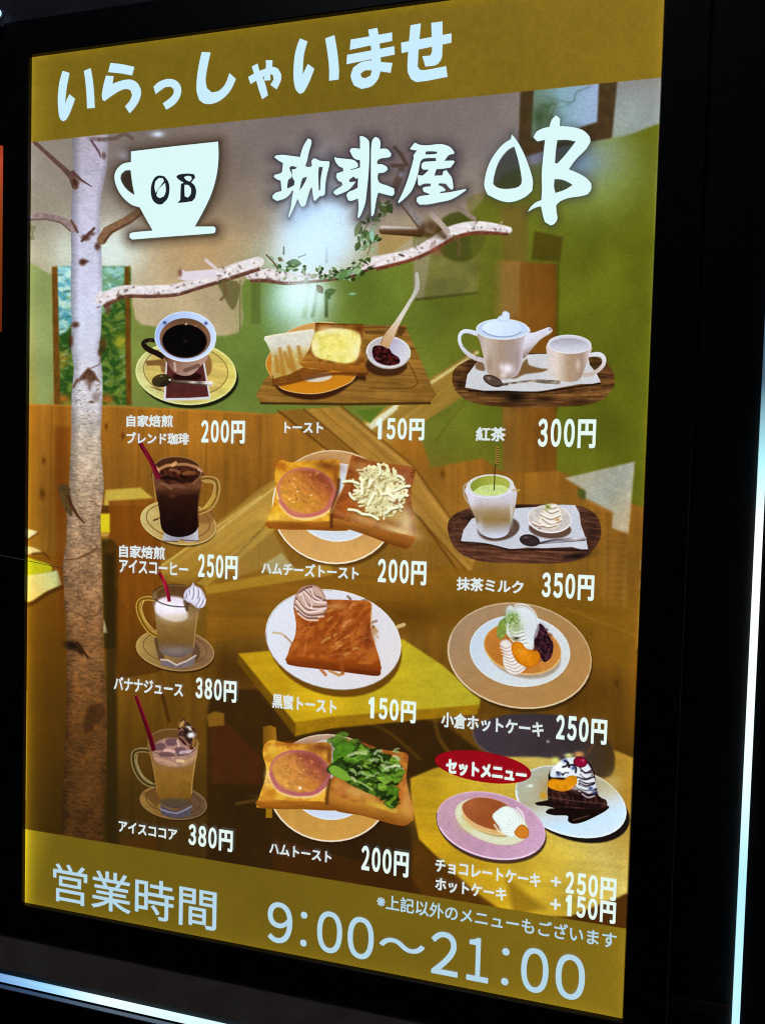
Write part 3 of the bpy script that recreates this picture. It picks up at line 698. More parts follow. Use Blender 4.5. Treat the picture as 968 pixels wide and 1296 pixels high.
glow(*z.p((366, 488))[0], 1.6, 1.3, (250, 246, 236), 1); glow(*z.p((315, 465))[0], 1.8, 1, (190, 170, 120), .7); glow(*z.p((610, 512))[0], 4, 2.6, (214, 206, 206), .8)
fill(z.p((245, 530), (320, 545), (300, 555)), (120, 84, 40), 3, .7)

# --- toast
z = Z(320, 360, 4.033)
brd = add('wooden_board', z.s((42, 606), (44, 520), (62, 484), (100, 440), (120, 330), (170, 250), (300, 200), (560, 208), (775, 210), (782, 222), (900, 490), (903, 606), (470, 612), n=2),
          mul(wood((164, 118, 48), (134, 92, 32), 3, 4, 16, 3), .08, 20), None, 'wooden serving board carrying the buttered toast')
line(z.p((42, 606), (470, 612), (903, 606)), 3, (76, 48, 14), 1.5, .9)
line(z.s((560, 222), (700, 224), (740, 300), (835, 480), (828, 515), (780, 530), (600, 530), closed=False), 1.6, (104, 68, 22), 1.6, .75)
fill(z.p((570, 236), (690, 238), (680, 256), (575, 252)), (106, 66, 26), 3, .8)
fill(z.p((745, 215), (785, 222), (760, 262), (735, 262)), (92, 56, 20), 3, .8)
line(z.p((800, 328), (822, 328)), 2, (90, 60, 20), 1.4, .8)
shade(z.s((110, 500), (160, 560), (300, 590), (430, 560), (530, 490), (575, 490), (560, 450), (480, 440), (200, 480)), (60, 28, 12), .92, 4)
pl = add('plate', z.s((68, 420), (76, 370), (130, 290), (180, 240), (260, 205), (340, 192), (430, 200), (500, 260), (540, 380), (520, 480), (450, 525), (350, 556), (250, 558), (150, 535), (100, 480)), rim(grad(z.p((300, 200))[0], z.p((300, 540))[0], [(0, (206, 158, 92)), (.6, (204, 130, 34)), (1, (214, 136, 24))]), (226, 190, 140), 1.6), brd, 'orange rimmed plate beneath two slices of toast')
fill(z.e(330, 474, 74, 24, -4), (200, 190, 174), 2)
shade(z.s((110, 505), (300, 460), (400, 450), (580, 440), (560, 470), (400, 465), (140, 520)), (110, 56, 14), .8, 3)
def crustface(c1, c2, s=5, seed=1):
    return mixn(c1, c2, s, 20, 1.3, seed)
ts = add('toast_slice', z.s((62, 266), (180, 246), (308, 230), (312, 262), (300, 320), (258, 385), (262, 424), (330, 430), (300, 445), (112, 488), (98, 400), (94, 350), (72, 300), n=2),
         mul(grad(z.p((180, 250))[0], z.p((200, 470))[0], [(0, (206, 204, 190)), (.3, (200, 198, 180)), (.5, (196, 176, 110)), (1, (190, 160, 80))]), .05, 5), pl)
for x0, y0, x1, y1 in ((140, 330, 160, 460), (185, 320, 215, 450), (235, 320, 250, 400), (120, 370, 130, 440), (165, 350, 190, 420)):
    line(z.p((x0, y0), (x1, y1)), [4, 7], (184, 124, 40), 4, .75)
streak(z, (70, 268), (308, 230), 1.6, (230, 214, 180), .7)
fill(z.s((102, 484), (190, 460), (255, 425), (300, 432), (400, 438), (380, 448), (250, 478), (114, 512), n=2), mul((138, 80, 22), .12, 4), 1.5)
line(z.p((102, 470), (106, 505)), 2, (120, 60, 16), 1.4, .8)
tr_ = add('toast_slice', z.s((320, 200), (345, 197), (440, 206), (558, 206), (566, 232), (558, 280), (560, 340), (577, 425), (565, 452), (400, 436), (262, 420), (254, 398), (262, 376), (290, 330), (302, 290), (318, 240), n=3),
          crustface((168, 104, 34), (136, 76, 20)), pl)
fill(z.s((256, 392), (400, 404), (576, 418), (570, 452), (400, 438), (260, 422), n=2), mul(grad(z.p((0, 390))[0], z.p((0, 450))[0], [(0, (196, 140, 60)), (.3, (170, 104, 30)), (1, (150, 88, 26))]), .08, 4), 1.3)
fill(z.s((330, 240), (420, 226), (520, 236), (552, 270), (548, 330), (528, 385), (480, 404), (400, 392), (320, 368), (300, 310), (312, 262)), mul(mixn((226, 218, 140), (214, 204, 104), 8, 0, 1, 3), .04, 3), 4)
glow(*z.p((430, 310))[0], 20, 14, (224, 210, 92), .6); glow(*z.p((490, 340))[0], 9, 9, (228, 220, 160), .5); glow(*z.p((355, 225))[0], 6, 3, (206, 150, 70), .8)
glow(*z.p((400, 235))[0], 14, 5, (222, 216, 190), .6); glow(*z.p((320, 310))[0], 5, 10, (226, 216, 180), .6); glow(*z.p((530, 340))[0], 4, 10, (228, 220, 190), .6); glow(*z.p((540, 225))[0], 6, 5, (116, 56, 16), .8); glow(*z.p((285, 370))[0], 6, 4, (190, 132, 48), .8)
streak(z, (325, 200), (560, 207), 2, (112, 60, 18), .8)
shade(z.e(682, 412, 106, 58), (70, 36, 18), .9, 4)
bw = add('small_bowl', z.e(692, 348, 114, 84, 3), rim((196, 196, 198), (226, 226, 220), 1.5), brd, 'small white bowl of red bean jam with a wooden spoon')
fill(z.e(690, 342, 101, 71, 3), grad(z.p((600, 300))[0], z.p((780, 400))[0], [(0, (184, 178, 172)), (.4, (170, 164, 190)), (1, (202, 200, 206))]), 2)
line(z.e(692, 348, 112, 82, 3)[2:20], 1.4, (150, 134, 130), 1.2, .8)
jam = add('bean_jam', z.s((614, 322), (640, 312), (690, 322), (712, 352), (746, 376), (746, 404), (690, 415), (634, 396), (612, 362)), mixn((36, 10, 10), (96, 28, 26), 3, 0, 1, 5), bw)
speck(z, 680, 365, 55, 36, 16, [(140, 70, 66), (30, 8, 8)], .8, 1.6)
addline('jam_spoon', z.s((836, -60), (838, 20), (800, 92), (750, 175), (705, 250), (668, 318), n=3, closed=False), [4, 6, 4.5, 5, 7, 12, 13], grad(z.p((830, 20))[0], z.p((668, 310))[0], [(0, (176, 176, 166)), (.5, (206, 196, 186)), (.75, (200, 172, 140)), (1, (196, 156, 108))]), bw)
streak(z, (690, 200), (655, 300), 1.5, (150, 116, 80), .6)

# --- black tea
z = Z(560, 380, 4.033)
tea = add('wooden_tray', z.s((48, 400), (62, 350), (110, 316), (180, 290), (300, 276), (450, 268), (700, 276), (800, 298), (850, 335), (874, 380), (872, 420), (845, 470), (790, 515), (700, 538), (560, 545), (400, 545), (250, 540), (150, 520), (85, 480), (58, 445), n=3),
          mul(wood((70, 42, 20), (132, 86, 42), 2.4, 3, 14, 2), .18, 5), None, 'oval dark wood tray holding the white teapot and cup')
fill(z.s((60, 440), (150, 470), (400, 478), (650, 474), (870, 410), (845, 480), (780, 520), (560, 545), (250, 540), (110, 500), n=3), mul(wood((84, 50, 24), (158, 108, 54), 2.2, 0, 18, 7), .12, 5), 2, .9)
glow(*z.p((370, 495))[0], 16, 9, (18, 10, 8), .9); glow(*z.p((520, 505))[0], 14, 4, (30, 16, 8), .7); glow(*z.p((250, 470))[0], 14, 3, (24, 14, 8), .8); glow(*z.p((95, 430))[0], 7, 6, (24, 12, 10), .6); glow(*z.p((150, 350))[0], 8, 10, (40, 22, 14), .7); glow(*z.p((700, 520))[0], 16, 4, (40, 20, 10), .6); glow(*z.p((790, 320))[0], 10, 4, (34, 20, 12), .6)
streak(z, (130, 462), (500, 470), 2.2, (30, 18, 10), .8); streak(z, (500, 470), (800, 425), 2.2, (30, 18, 10), .8)
npk = add('napkin', z.s((178, 312), (280, 290), (420, 278), (560, 274), (725, 282), (750, 330), (806, 418), (700, 428), (580, 450), (480, 466), (330, 462), (115, 446), n=2), mul((190, 192, 196), .03, 10), tea)
fill(z.s((430, 300), (440, 330), (500, 348), (540, 352), (500, 368), (420, 378), (370, 400), (345, 390), (400, 330), n=3), (128, 92, 48), 3, .95)
fill(z.s((175, 314), (205, 318), (215, 360), (170, 350)), (120, 80, 44), 3, .8)
pot = add('teapot', z.s((172, 160), (188, 205), (206, 280), (222, 350), (250, 398), (310, 406), (372, 390), (398, 350), (420, 270), (432, 200), (440, 138), (300, 120), n=3),
          grad(z.p((180, 250))[0], z.p((430, 270))[0], [(0, (176, 160, 156)), (.15, (190, 176, 166)), (.45, (172, 148, 128)), (.7, (166, 146, 138)), (1, (196, 190, 206))]), tea, 'white teapot with a lid printed in the tea picture')
glow(*z.p((330, 350))[0], 7, 6, (226, 226, 236), .95); glow(*z.p((300, 340))[0], 3, 5, (206, 200, 206), .6); glow(*z.p((310, 385))[0], 4, 4, (224, 216, 214), .6); glow(*z.p((240, 330))[0], 4, 12, (150, 122, 100), .5); glow(*z.p((380, 300))[0], 4, 16, (150, 126, 112), .5)
addsp = add('spout', z.s((424, 178), (470, 164), (520, 145), (544, 138), (560, 152), (548, 170), (500, 200), (455, 250), (414, 298), (410, 262)), grad(z.p((430, 190))[0], z.p((470, 260))[0], [(0, (206, 208, 226)), (.5, (196, 190, 200)), (1, (150, 128, 116))]), pot)
glow(*z.p((548, 150))[0], 1.5, 1.2, (90, 84, 80), .8)
fill(z.e(305, 148, 135, 54, 1), rim((178, 196, 224), (224, 234, 248), 1.8), 1.2)
lid = add('lid', z.e(305, 142, 100, 42, 1), grad(z.p((210, 100))[0], z.p((400, 180))[0], [(0, (206, 224, 244)), (1, (188, 206, 232))]), pot)
line(z.e(305, 146, 101, 42, 1)[2:19], 1.2, (134, 142, 170), 1.3, .8)
fill(z.s((276, 104), (284, 84), (300, 76), (306, 60), (322, 55), (340, 66), (342, 88), (336, 104), (306, 110)), rim((196, 212, 238), (160, 172, 204), 2, .6), 1.2)
addline('handle', z.s((180, 172), (150, 164), (112, 158), (88, 180), (90, 222), (120, 266), (168, 296), (214, 308), n=3, closed=False), [6, 6, 5, 4.4, 4.4, 5, 6, 6], grad(z.p((90, 160))[0], z.p((180, 300))[0], [(0, (204, 214, 236)), (1, (184, 178, 180))]), pot)
streak(z, (150, 175), (105, 185), 1, (110, 100, 110), .6, -.2); streak(z, (100, 235), (175, 290), 1, (120, 100, 92), .6, .1)
tc = add('teacup', z.s((535, 218), (534, 290), (536, 350), (548, 385), (590, 408), (650, 418), (700, 402), (724, 350), (745, 290), (756, 226), (645, 190), n=3), grad(z.p((540, 300))[0], z.p((750, 300))[0], [(0, (196, 186, 182)), (.2, (204, 192, 182)), (.5, (176, 148, 120)), (.8, (166, 140, 120)), (1, (196, 184, 184))]), tea, 'white teacup beside the teapot')
glow(*z.p((690, 330))[0], 3, 8, (206, 190, 176), .7); glow(*z.p((560, 330))[0], 5, 14, (206, 196, 190), .6)
fill(z.e(647, 225, 111, 49, 2), rim((190, 192, 206), (222, 228, 240), 1.5), 1.2)
fill(z.e(645, 232, 98, 38, 2), grad(z.p((0, 195))[0], z.p((0, 270))[0], [(0, (162, 158, 172)), (1, (200, 204, 214))]), 2)
addline('handle', z.s((742, 282), (790, 276), (818, 290), (822, 322), (800, 352), (762, 376), (716, 384), n=3, closed=False), [5, 6, 6, 5, 5, 5, 6], grad(z.p((800, 270))[0], z.p((760, 380))[0], [(0, (206, 206, 216)), (1, (186, 170, 160))]), tc)
sp = add('spoon', ribbon(z.s((290, 430), (350, 424), (450, 412), (520, 416), (600, 420), n=3, closed=False), [2.4, 2.6, 3, 5, 5]), mixn((116, 100, 86), (170, 156, 140), 3, 0, 2, 5), tea)
fill(z.e(256, 412, 52, 26, 24), rim(mul((96, 78, 64), .15, 3), (60, 44, 36), 2.4), 1.3)
glow(*z.p((235, 398))[0], 3, 1.4, (170, 150, 130), .7, 30); streak(z, (260, 438), (330, 432), 1.6, (60, 40, 34), .7)

# --- iced coffee
def mug(z, body, bcol, rimc, rime, hpath, hw, hc, hin, tray):
    b = add('glass_mug', body, bcol, tray)
    addline('handle', hpath, hw, hc, b)
    line(hpath, np.interp(np.linspace(0, 1, len(hpath)), np.linspace(0, 1, len(hw)), hw)*.45, hin, 1.4, .9)
    return b
z = Z(130, 550, 4.84)
shade(z.e(470, 548, 232, 138, 10), (54, 30, 6), .6, 3)
icd = add('saucer', z.e(466, 540, 236, 134, 10), rim(mul(grad(z.p((240, 540))[0], z.p((700, 540))[0], [(0, (196, 178, 112)), (.5, (186, 150, 80)), (1, (178, 132, 66))]), .08, 6, 10, 6), (204, 184, 116), 2.5), None, 'round wooden saucer under the iced coffee mug')
o = z.e(464, 528, 196, 104, 10); line(np.concatenate([o, o[:1]]), 1.2, (116, 78, 34), 1.2, .8)
fill(z.e(620, 500, 70, 44, 10), (140, 92, 44), 4, .7)
line(z.p((315, 525), (360, 508)), 2, (80, 50, 20), 1.3, .9)
add('napkin', z.p((385, 570), (585, 562), (590, 655), (520, 660), (475, 640), (460, 658), (370, 656)), mul(grad(z.p((370, 600))[0], z.p((590, 620))[0], [(0, (170, 168, 180)), (.5, (150, 146, 160)), (1, (184, 184, 192))]), .05, 4), icd)
streak(z, (370, 652), (460, 655), 1.4, (96, 70, 50), .8); streak(z, (480, 645), (590, 652), 1.4, (96, 70, 50), .8)
hp = z.s((606, 272), (650, 268), (694, 282), (706, 330), (690, 400), (650, 450), (590, 478), n=4, closed=False)
mg = mug(z, z.s((306, 225), (316, 290), (334, 380), (350, 470), (362, 570), (400, 612), (470, 628), (545, 612), (588, 565), (584, 470), (594, 360), (610, 290), (614, 225), (460, 150), n=3),
         mul(grad(z.p((450, 200))[0], z.p((460, 620))[0], [(0, (120, 76, 44)), (.3, (110, 64, 40)), (.42, (56, 26, 14)), (.8, (34, 14, 8)), (1, (26, 12, 10))]), .15, 8),
         None, None, hp, [6, 6.5, 7, 7, 7, 8, 6], (186, 150, 84), (128, 84, 22), icd)
fill(z.e(460, 218, 150, 84, 4), rim(mul((84, 44, 24), .2, 5), (176, 130, 90), 1.6), 1.3)
fill(z.s((350, 230), (380, 200), (460, 205), (560, 215), (595, 250), (560, 290), (460, 305), (370, 290), n=3), mixn((96, 46, 24), (52, 22, 14), 5, 20, 1, 8), 2.4)
for p, q, w, c in (((345, 215), (440, 185), 4, (214, 160, 100)), ((440, 185), (590, 205), 3.5, (206, 150, 96)), ((430, 190), (450, 172), 4, (220, 170, 110)), ((500, 240), (560, 235), 5, (150, 92, 50)), ((400, 255), (420, 275), 3, (30, 12, 8)), ((360, 265), (480, 285), 4, (28, 14, 12)),
                   ((480, 255), (510, 262), 3, (30, 12, 8)), ((420, 215), (470, 230), 4, (160, 96, 60)), ((330, 200), (345, 230), 3, (230, 190, 130)), ((430, 315), (500, 325), 5, (130, 84, 62)), ((360, 300), (420, 330), 4, (140, 96, 66)), ((560, 300), (600, 260), 3, (150, 100, 64)), ((590, 215), (606, 225), 3, (220, 180, 150)), ((540, 275), (580, 260), 3, (60, 26, 16))):
    streak(z, p, q, w, c, .75, .08, 2)
line(z.s((310, 240), (330, 440), (350, 520), closed=False), 1.4, (196, 156, 90), 1.3, .7); line(z.s((600, 330), (586, 450), (590, 560), closed=False), 1.6, (110, 66, 30), 1.3, .8)
glow(*z.p((430, 375))[0], 5, 3, (104, 56, 30), .8); glow(*z.p((520, 350))[0], 10, 3, (92, 48, 28), .7)
line(z.s((620, 290), (676, 296), (684, 330), (660, 400), (620, 450), closed=False), 1.3, (214, 186, 120), 1.2, .8)
fill(z.p((650, 400), (692, 350), (700, 380), (660, 450), (600, 470)), (206, 170, 60), 3, .55)
addline('straw', z.p((222, 30), (245, 75), (300, 165), (348, 270)), [4.6, 5.4, 5.6, 6.6], mul(grad(z.p((240, 80))[0], z.p((262, 70))[0], [(0, (92, 10, 30)), (.5, (150, 22, 48)), (1, (110, 14, 36))]), .06, 3), icd, 'dark red straw standing in the iced coffee')

# --- ham cheese toast
z = Z(320, 550, 4.033)
shade(z.e(430, 388, 322, 286, 6), (84, 50, 10), .7, 5)
pl = add('plate', z.e(416, 370, 318, 291, 8), rim(mul(grad(z.p((400, 80))[0], z.p((400, 650))[0], [(0, (196, 150, 96)), (.5, (200, 150, 84)), (1, (214, 164, 92))]), .03, 10), (222, 202, 172), 2.4), None, 'pale tan plate below the ham cheese toast')
add('plate_centre', z.e(430, 346, 222, 201, 6), rim((196, 204, 214), (216, 222, 226), 3), pl)
o = z.e(416, 370, 314, 287, 8)[3:24]; line(o, 1.8, (232, 220, 200), 1.2, .8)
ht = add('toast_slice', z.s((124, 152), (148, 130), (200, 142), (300, 132), (432, 128), (444, 170), (442, 230), (430, 300), (404, 400), (404, 440), (480, 446), (484, 490), (300, 486), (84, 480), (76, 458), (80, 425), (110, 340), (122, 290), (112, 210), n=3),
         mixn((236, 176, 44), (214, 140, 32), 6, 20, 1.2, 4), pl)
glow(*z.p((110, 420))[0], 14, 6, (240, 200, 70), .7); glow(*z.p((130, 160))[0], 8, 6, (180, 92, 24), .6)
glow(*z.p((380, 160))[0], 17, 7, (132, 66, 22), .9, 10); glow(*z.p((425, 220))[0], 4, 14, (132, 66, 22), .7); glow(*z.p((150, 250))[0], 6, 18, (232, 178, 50), .7); glow(*z.p((250, 425))[0], 30, 4, (232, 190, 90), .7); glow(*z.p((155, 165))[0], 7, 6, (190, 100, 24), .7)
line(z.s((130, 300), (150, 370), (210, 420), (300, 428), (390, 390), (425, 320), closed=False), 4, (236, 206, 140), 3, .75)
fill(z.s((78, 438), (200, 442), (404, 440), (480, 446), (484, 490), (300, 486), (84, 480), n=2), mul(grad(z.p((0, 438))[0], z.p((0, 490))[0], [(0, (206, 150, 54)), (.25, (170, 100, 24)), (1, (146, 78, 18))]), .1, 5, 0, 4), 1.4)
hm = add('ham_slice', z.e(277, 292, 152, 124, 12), rim(mul(grad(z.p((200, 380))[0], z.p((370, 190))[0], [(0, (222, 156, 60)), (.45, (208, 134, 52)), (.75, (180, 98, 48)), (1, (160, 78, 52))]), .14, 4, 30, 1.3, 9), (204, 118, 108), 5.4), ht)
glow(*z.p((350, 220))[0], 13, 7, (150, 66, 40), .7, 30); glow(*z.p((200, 230))[0], 13, 10, (214, 140, 52), .6); glow(*z.p((220, 360))[0], 13, 7, (206, 146, 40), .6)
speck(z, 285, 270, 110, 88, 34, [(228, 170, 70), (160, 70, 30), (200, 120, 60), (240, 200, 120), (140, 60, 30)], .6, 1.5, .7)
for x, y in ((190, 330), (210, 345), (230, 290), (300, 310)): glow(*z.p((x, y))[0], 1.2, .9, (250, 236, 200), .8)
line(z.s((140, 340), (200, 405), (290, 414), (370, 380), (418, 300), closed=False), 4.5, (200, 104, 106), 2.4, .8)
ct = add('toast_slice', z.s((502, 112), (530, 110), (600, 132), (700, 150), (820, 168), (822, 220), (806, 300), (818, 400), (833, 500), (822, 535), (795, 580), (735, 572), (600, 520), (480, 480), (408, 468), (400, 420), (430, 330), (466, 262), (485, 180), n=3),
         mixn((168, 92, 38), (140, 70, 26), 6, 20, 1.2, 14), pl)
glow(*z.p((780, 440))[0], 12, 22, (210, 184, 140), .95, -15); glow(*z.p((740, 490))[0], 26, 5, (216, 190, 130), .9, 15); glow(*z.p((560, 430))[0], 26, 7, (206, 156, 90), .8, 15); glow(*z.p((480, 370))[0], 9, 10, (190, 96, 30), .9); glow(*z.p((550, 160))[0], 12, 6, (190, 130, 70), .7); glow(*z.p((770, 230))[0], 8, 14, (176, 110, 80), .7)
speck(z, 490, 390, 50, 60, 22, [(220, 140, 50), (150, 70, 20)], .7, 1.6, .7)
fill(z.s((404, 424), (500, 448), (600, 472), (720, 500), (826, 522), (812, 560), (790, 580), (735, 572), (600, 520), (480, 480), (406, 468), n=2), mul(grad(z.p((500, 440))[0], z.p((485, 500))[0], [(0, (186, 116, 44)), (1, (134, 72, 18))]), .08, 5, 15, 4), 1.6)
line(z.s((440, 230), (432, 300), (404, 395), (402, 470), closed=False), 4, (92, 46, 14), 3.4, .75)
line(z.s((502, 114), (484, 180), (466, 262), (430, 332), (404, 400), closed=False), 1.8, (214, 150, 80), 1.8, .6)
chz = piece('shredded_cheese', z.s((465, 240), (500, 190), (620, 150), (700, 170), (800, 260), (790, 320), (770, 440), (640, 420), (490, 395), (500, 320)), ct)
glow(*z.p((645, 300))[0], 26, 22, (206, 190, 120), .95, 0, 2)
glow(*z.p((700, 410))[0], 20, 9, (196, 170, 96), .9, 10)
for k in range(190):
    t = rng.random()*6.283; q = rng.random()**.6
    x, y = 645 + 118*q*math.cos(t), 290 + 120*q*math.sin(t) + 14*q*math.cos(t)
    a = rng.random()*3.14; L = 16 + rng.random()*24
    p, r = (x - L*math.cos(a), y - L*math.sin(a)), (x + L*math.cos(a), y + L*math.sin(a))
    streak(z, (p[0]+2, p[1]+6), (r[0]+2, r[1]+6), 3.2, (150, 122, 60), .4, .15, 2.2)
    streak(z, p, r, 2.2 + rng.random()*1.6, [(228, 226, 178), (214, 210, 160), (240, 238, 206), (206, 200, 152)][rng.integers(4)], .9, .15 + .2*rng.normal(), 1.7)
for p, r in (((462, 240), (540, 250)), ((490, 382), (560, 405)), ((560, 405), (640, 432)), ((740, 280), (800, 262)), ((720, 330), (790, 310)), ((740, 360), (770, 310)), ((700, 330), (760, 370)), ((740, 210), (770, 230)), ((520, 330), (495, 300)), ((680, 400), (740, 370)), ((640, 150), (650, 200))):
    streak(z, (p[0]+2, p[1]+7), (r[0]+2, r[1]+7), 3.4, (120, 84, 36), .6, .1)
    streak(z, p, r, 3.4, (222, 226, 190), 1, .1, 1.1)
glow(*z.p((735, 345))[0], 3, 2.6, (150, 70, 30), .9)

# --- matcha milk
z = Z(550, 550, 4.033)
mt = add('wooden_tray', z.s((66, 480), (78, 430), (130, 392), (230, 366), (400, 358), (560, 356), (720, 362), (790, 385), (835, 430), (848, 490), (835, 550), (780, 615), (700, 648), (560, 658), (400, 655), (260, 650), (150, 618), (90, 560), n=3),
         mul(wood((66, 36, 24), (112, 70, 50), 2.4, 2, 14, 12), .15, 5), None, 'oval reddish dark wood tray under the matcha milk')
fill(z.s((90, 555), (200, 572), (340, 590), (560, 592), (770, 590), (800, 580), (770, 620), (700, 648), (560, 658), (400, 655), (260, 650), (150, 618), n=3), mul(wood((86, 48, 32), (136, 88, 64), 2.4, 4, 18, 13), .12, 5), 2, .9)
glow(*z.p((720, 620))[0], 18, 4, (24, 14, 14), .9, -10); glow(*z.p((180, 430))[0], 6, 9, (34, 18, 14), .7); glow(*z.p((800, 500))[0], 7, 12, (50, 28, 22), .7); glow(*z.p((430, 365))[0], 12, 2, (40, 24, 14), .7)
for y0 in (380, 405, 430, 460, 500): streak(z, (720 + (y0-380)*.3, y0), (835, y0 + 25), 1.2, (120, 78, 60), .5)
for y0 in (410, 440, 470, 500): streak(z, (85, y0 + 15), (170, y0), 1.2, (120, 80, 60), .5)
nk = add('napkin', z.s((188, 430), (300, 400), (410, 376), (560, 368), (716, 360), (745, 460), (782, 586), (700, 574), (560, 580), (470, 576), (380, 584), (260, 556), (134, 544), n=2), mul((186, 190, 200), .03, 10), mt)
streak(z, (134, 548), (380, 588), 2, (34, 20, 16), .8, .04); streak(z, (380, 588), (782, 590), 2, (40, 24, 20), .8)
shade(z.e(325, 480, 108, 62, -8), (92, 66, 52), .9, 3)
mc = add('tall_cup', z.s((160, 270), (166, 320), (186, 380), (208, 430), (226, 494), (268, 522), (320, 529), (370, 510), (388, 462), (404, 400), (416, 330), (408, 265), (283, 230), n=3), grad(z.p((0, 280))[0], z.p((0, 520))[0], [(0, (198, 202, 220)), (.28, (186, 178, 184)), (.45, (170, 148, 118)), (.65, (150, 124, 78)), (.8, (166, 158, 154)), (1, (190, 196, 216))]), mt, 'tall white cup of pale green matcha milk')
glow(*z.p((190, 330))[0], 5, 10, (204, 204, 214), .7); glow(*z.p((230, 470))[0], 4, 10, (190, 190, 206), .7); glow(*z.p((392, 400))[0], 2, 16, (196, 200, 206), .7); glow(*z.p((300, 430))[0], 14, 10, (160, 126, 66), .5)
fill(z.e(282, 263, 122, 60, -3), rim((196, 198, 200), (222, 226, 230), 1.5), 1.2)
fill(z.e(283, 260, 101, 50, -3), grad(z.p((180, 240))[0], z.p((380, 240))[0], [(0, (140, 150, 50)), (.5, (168, 176, 66)), (1, (176, 180, 80))]), 1.6)
add('matcha_milk', z.s((200, 292), (240, 262), (300, 256), (355, 262), (375, 280), (340, 304), (280, 312), (225, 306)), mul((190, 208, 126), .05, 4), mc)
line(z.s((178, 240), (150, 262), (150, 310), (172, 350), closed=False), 2, (180, 170, 150), 1.2, .8)
line(z.p((398, 284), (430, 284)), 2.6, (190, 160, 90), 1.3, .9); line(z.p((408, 262), (404, 330)), 2, (190, 180, 160), 1.3, .7)
addline('stirrer', z.p((308, 150), (303, 285)), [1.3, 1.3], (70, 60, 26), mc)
for k in range(8):
    line(z.p((312, 62 + k*12), (325, 66 + k*12)), 1.6, (176, 130, 60), 1, .9); line(z.p((314, 68 + k*12), (324, 72 + k*12)), 1, (80, 50, 20), 1, .9)
shade(z.e(588, 482, 108, 48, 4), (96, 66, 50), .9, 3)
dsh = add('small_dish', z.e(586, 430, 113, 72, 4), rim(mul((190, 182, 178), .05, 5), (218, 216, 214), 2.4), mt, 'small dish of whipped cream beside the matcha')
line(z.e(586, 430, 110, 70, 4)[3:19], 1.6, (226, 224, 222), 1.2, .9)
add('whipped_cream', z.s((520, 440), (545, 400), (555, 370), (590, 352), (630, 360), (650, 395), (648, 440), (620, 480), (570, 484), (530, 465)), rim((216, 208, 196), (186, 166, 146), 3, .6), dsh)
for p, q, b in (((540, 410), (640, 415), .2), ((548, 430), (645, 440), .25), ((560, 380), (630, 390), .25), ((530, 450), (620, 465), .2), ((575, 365), (620, 372), .2), ((500, 455), (560, 470), .1)):
    streak(z, p, q, 1.6, (150, 120, 92), .75, -b); streak(z, (p[0], p[1]-8), (q[0], q[1]-8), 2, (236, 230, 222), .7, -b)
glow(*z.p((576, 370))[0], 3.4, 3.4, (120, 140, 30), .9); glow(*z.p((625, 435))[0], 3, 2, (190, 130, 70), .8); glow(*z.p((515, 465))[0], 2, 1, (150, 110, 80), .7); glow(*z.p((535, 480))[0], 2, 1, (130, 90, 60), .7)
addline('spoon', z.s((530, 556), (600, 540), (680, 536), (768, 532), n=3, closed=False), [2.4, 2.6, 3.4, 5, 5], grad(z.p((530, 556))[0], z.p((770, 532))[0], [(0, (70, 58, 62)), (.4, (120, 112, 118)), (.8, (176, 170, 176)), (1, (120, 112, 116))]), mt)
streak(z, (545, 556), (765, 540), 1, (70, 60, 66), .7); streak(z, (700, 530), (770, 526), 1.2, (226, 226, 232), .8)
fill(z.e(484, 540, 52, 30, 10), rim(mul((62, 44, 46), .15, 3), (40, 26, 28), 2.4), 1.3)
glow(*z.p((465, 525))[0], 3, 1.2, (150, 130, 130), .7)

# --- banana juice
z = Z(130, 720, 4.84)
shade(z.e(450, 508, 240, 128, 8), (50, 28, 6), .7, 3)
bn = add('saucer', z.e(445, 496, 242, 128, 8), rim(mul(grad(z.p((210, 500))[0], z.p((680, 500))[0], [(0, (176, 144, 76)), (.4, (160, 122, 66)), (.6, (136, 100, 66)), (1, (144, 106, 70))]), .09, 6, 20, 6), (190, 154, 92), 2.2), None, 'round wooden saucer under the banana juice mug')
o = z.e(445, 484, 196, 96, 8); line(np.concatenate([o, o[:1]]), 1.1, (110, 76, 36), 1.2, .8)
shade(z.s((320, 440), (350, 560), (380, 540), (340, 430)), (84, 56, 30), .8, 3); shade(z.s((560, 450), (600, 500), (580, 560), (550, 560)), (96, 66, 44), .8, 3)
add('napkin', z.p((358, 552), (400, 560), (455, 585), (520, 560), (572, 528), (562, 588), (500, 604), (450, 608), (400, 600), (362, 590)), mul((122, 108, 110), .08, 4), bn)
line(z.p((358, 555), (400, 558), (455, 588), (520, 562), (572, 530)), 2.2, (206, 190, 176), 1.2, .8)
hp = z.s((322, 184), (270, 180), (228, 200), (222, 250), (248, 320), (290, 380), (330, 408), n=4, closed=False)
mg = mug(z, z.s((308, 180), (318, 240), (330, 330), (340, 440), (360, 510), (420, 536), (490, 536), (556, 500), (568, 430), (580, 330), (600, 220), (590, 160), (445, 110), n=3),
         mul(grad(z.p((450, 130))[0], z.p((450, 540))[0], [(0, (112, 72, 32)), (.3, (140, 110, 70)), (.5, (146, 110, 56)), (.75, (132, 94, 40)), (.88, (120, 98, 76)), (1, (92, 80, 80))]), .06, 8),
         None, None, hp, [6, 6, 6, 6, 6, 6, 5], (186, 150, 60), (126, 80, 14), bn)
fill(z.e(450, 160, 146, 68, 3), rim((104, 68, 34), (84, 56, 30), 2, .8), 1.4, .95)
fill(z.s((326, 210), (360, 180), (430, 168), (500, 185), (512, 240), (524, 296), (480, 322), (420, 318), (360, 296), (326, 260), n=3), mul(grad(z.p((0, 170))[0], z.p((0, 320))[0], [(0, (206, 196, 206)), (.4, (226, 220, 236)), (1, (196, 184, 176))]), .05, 6), 5)
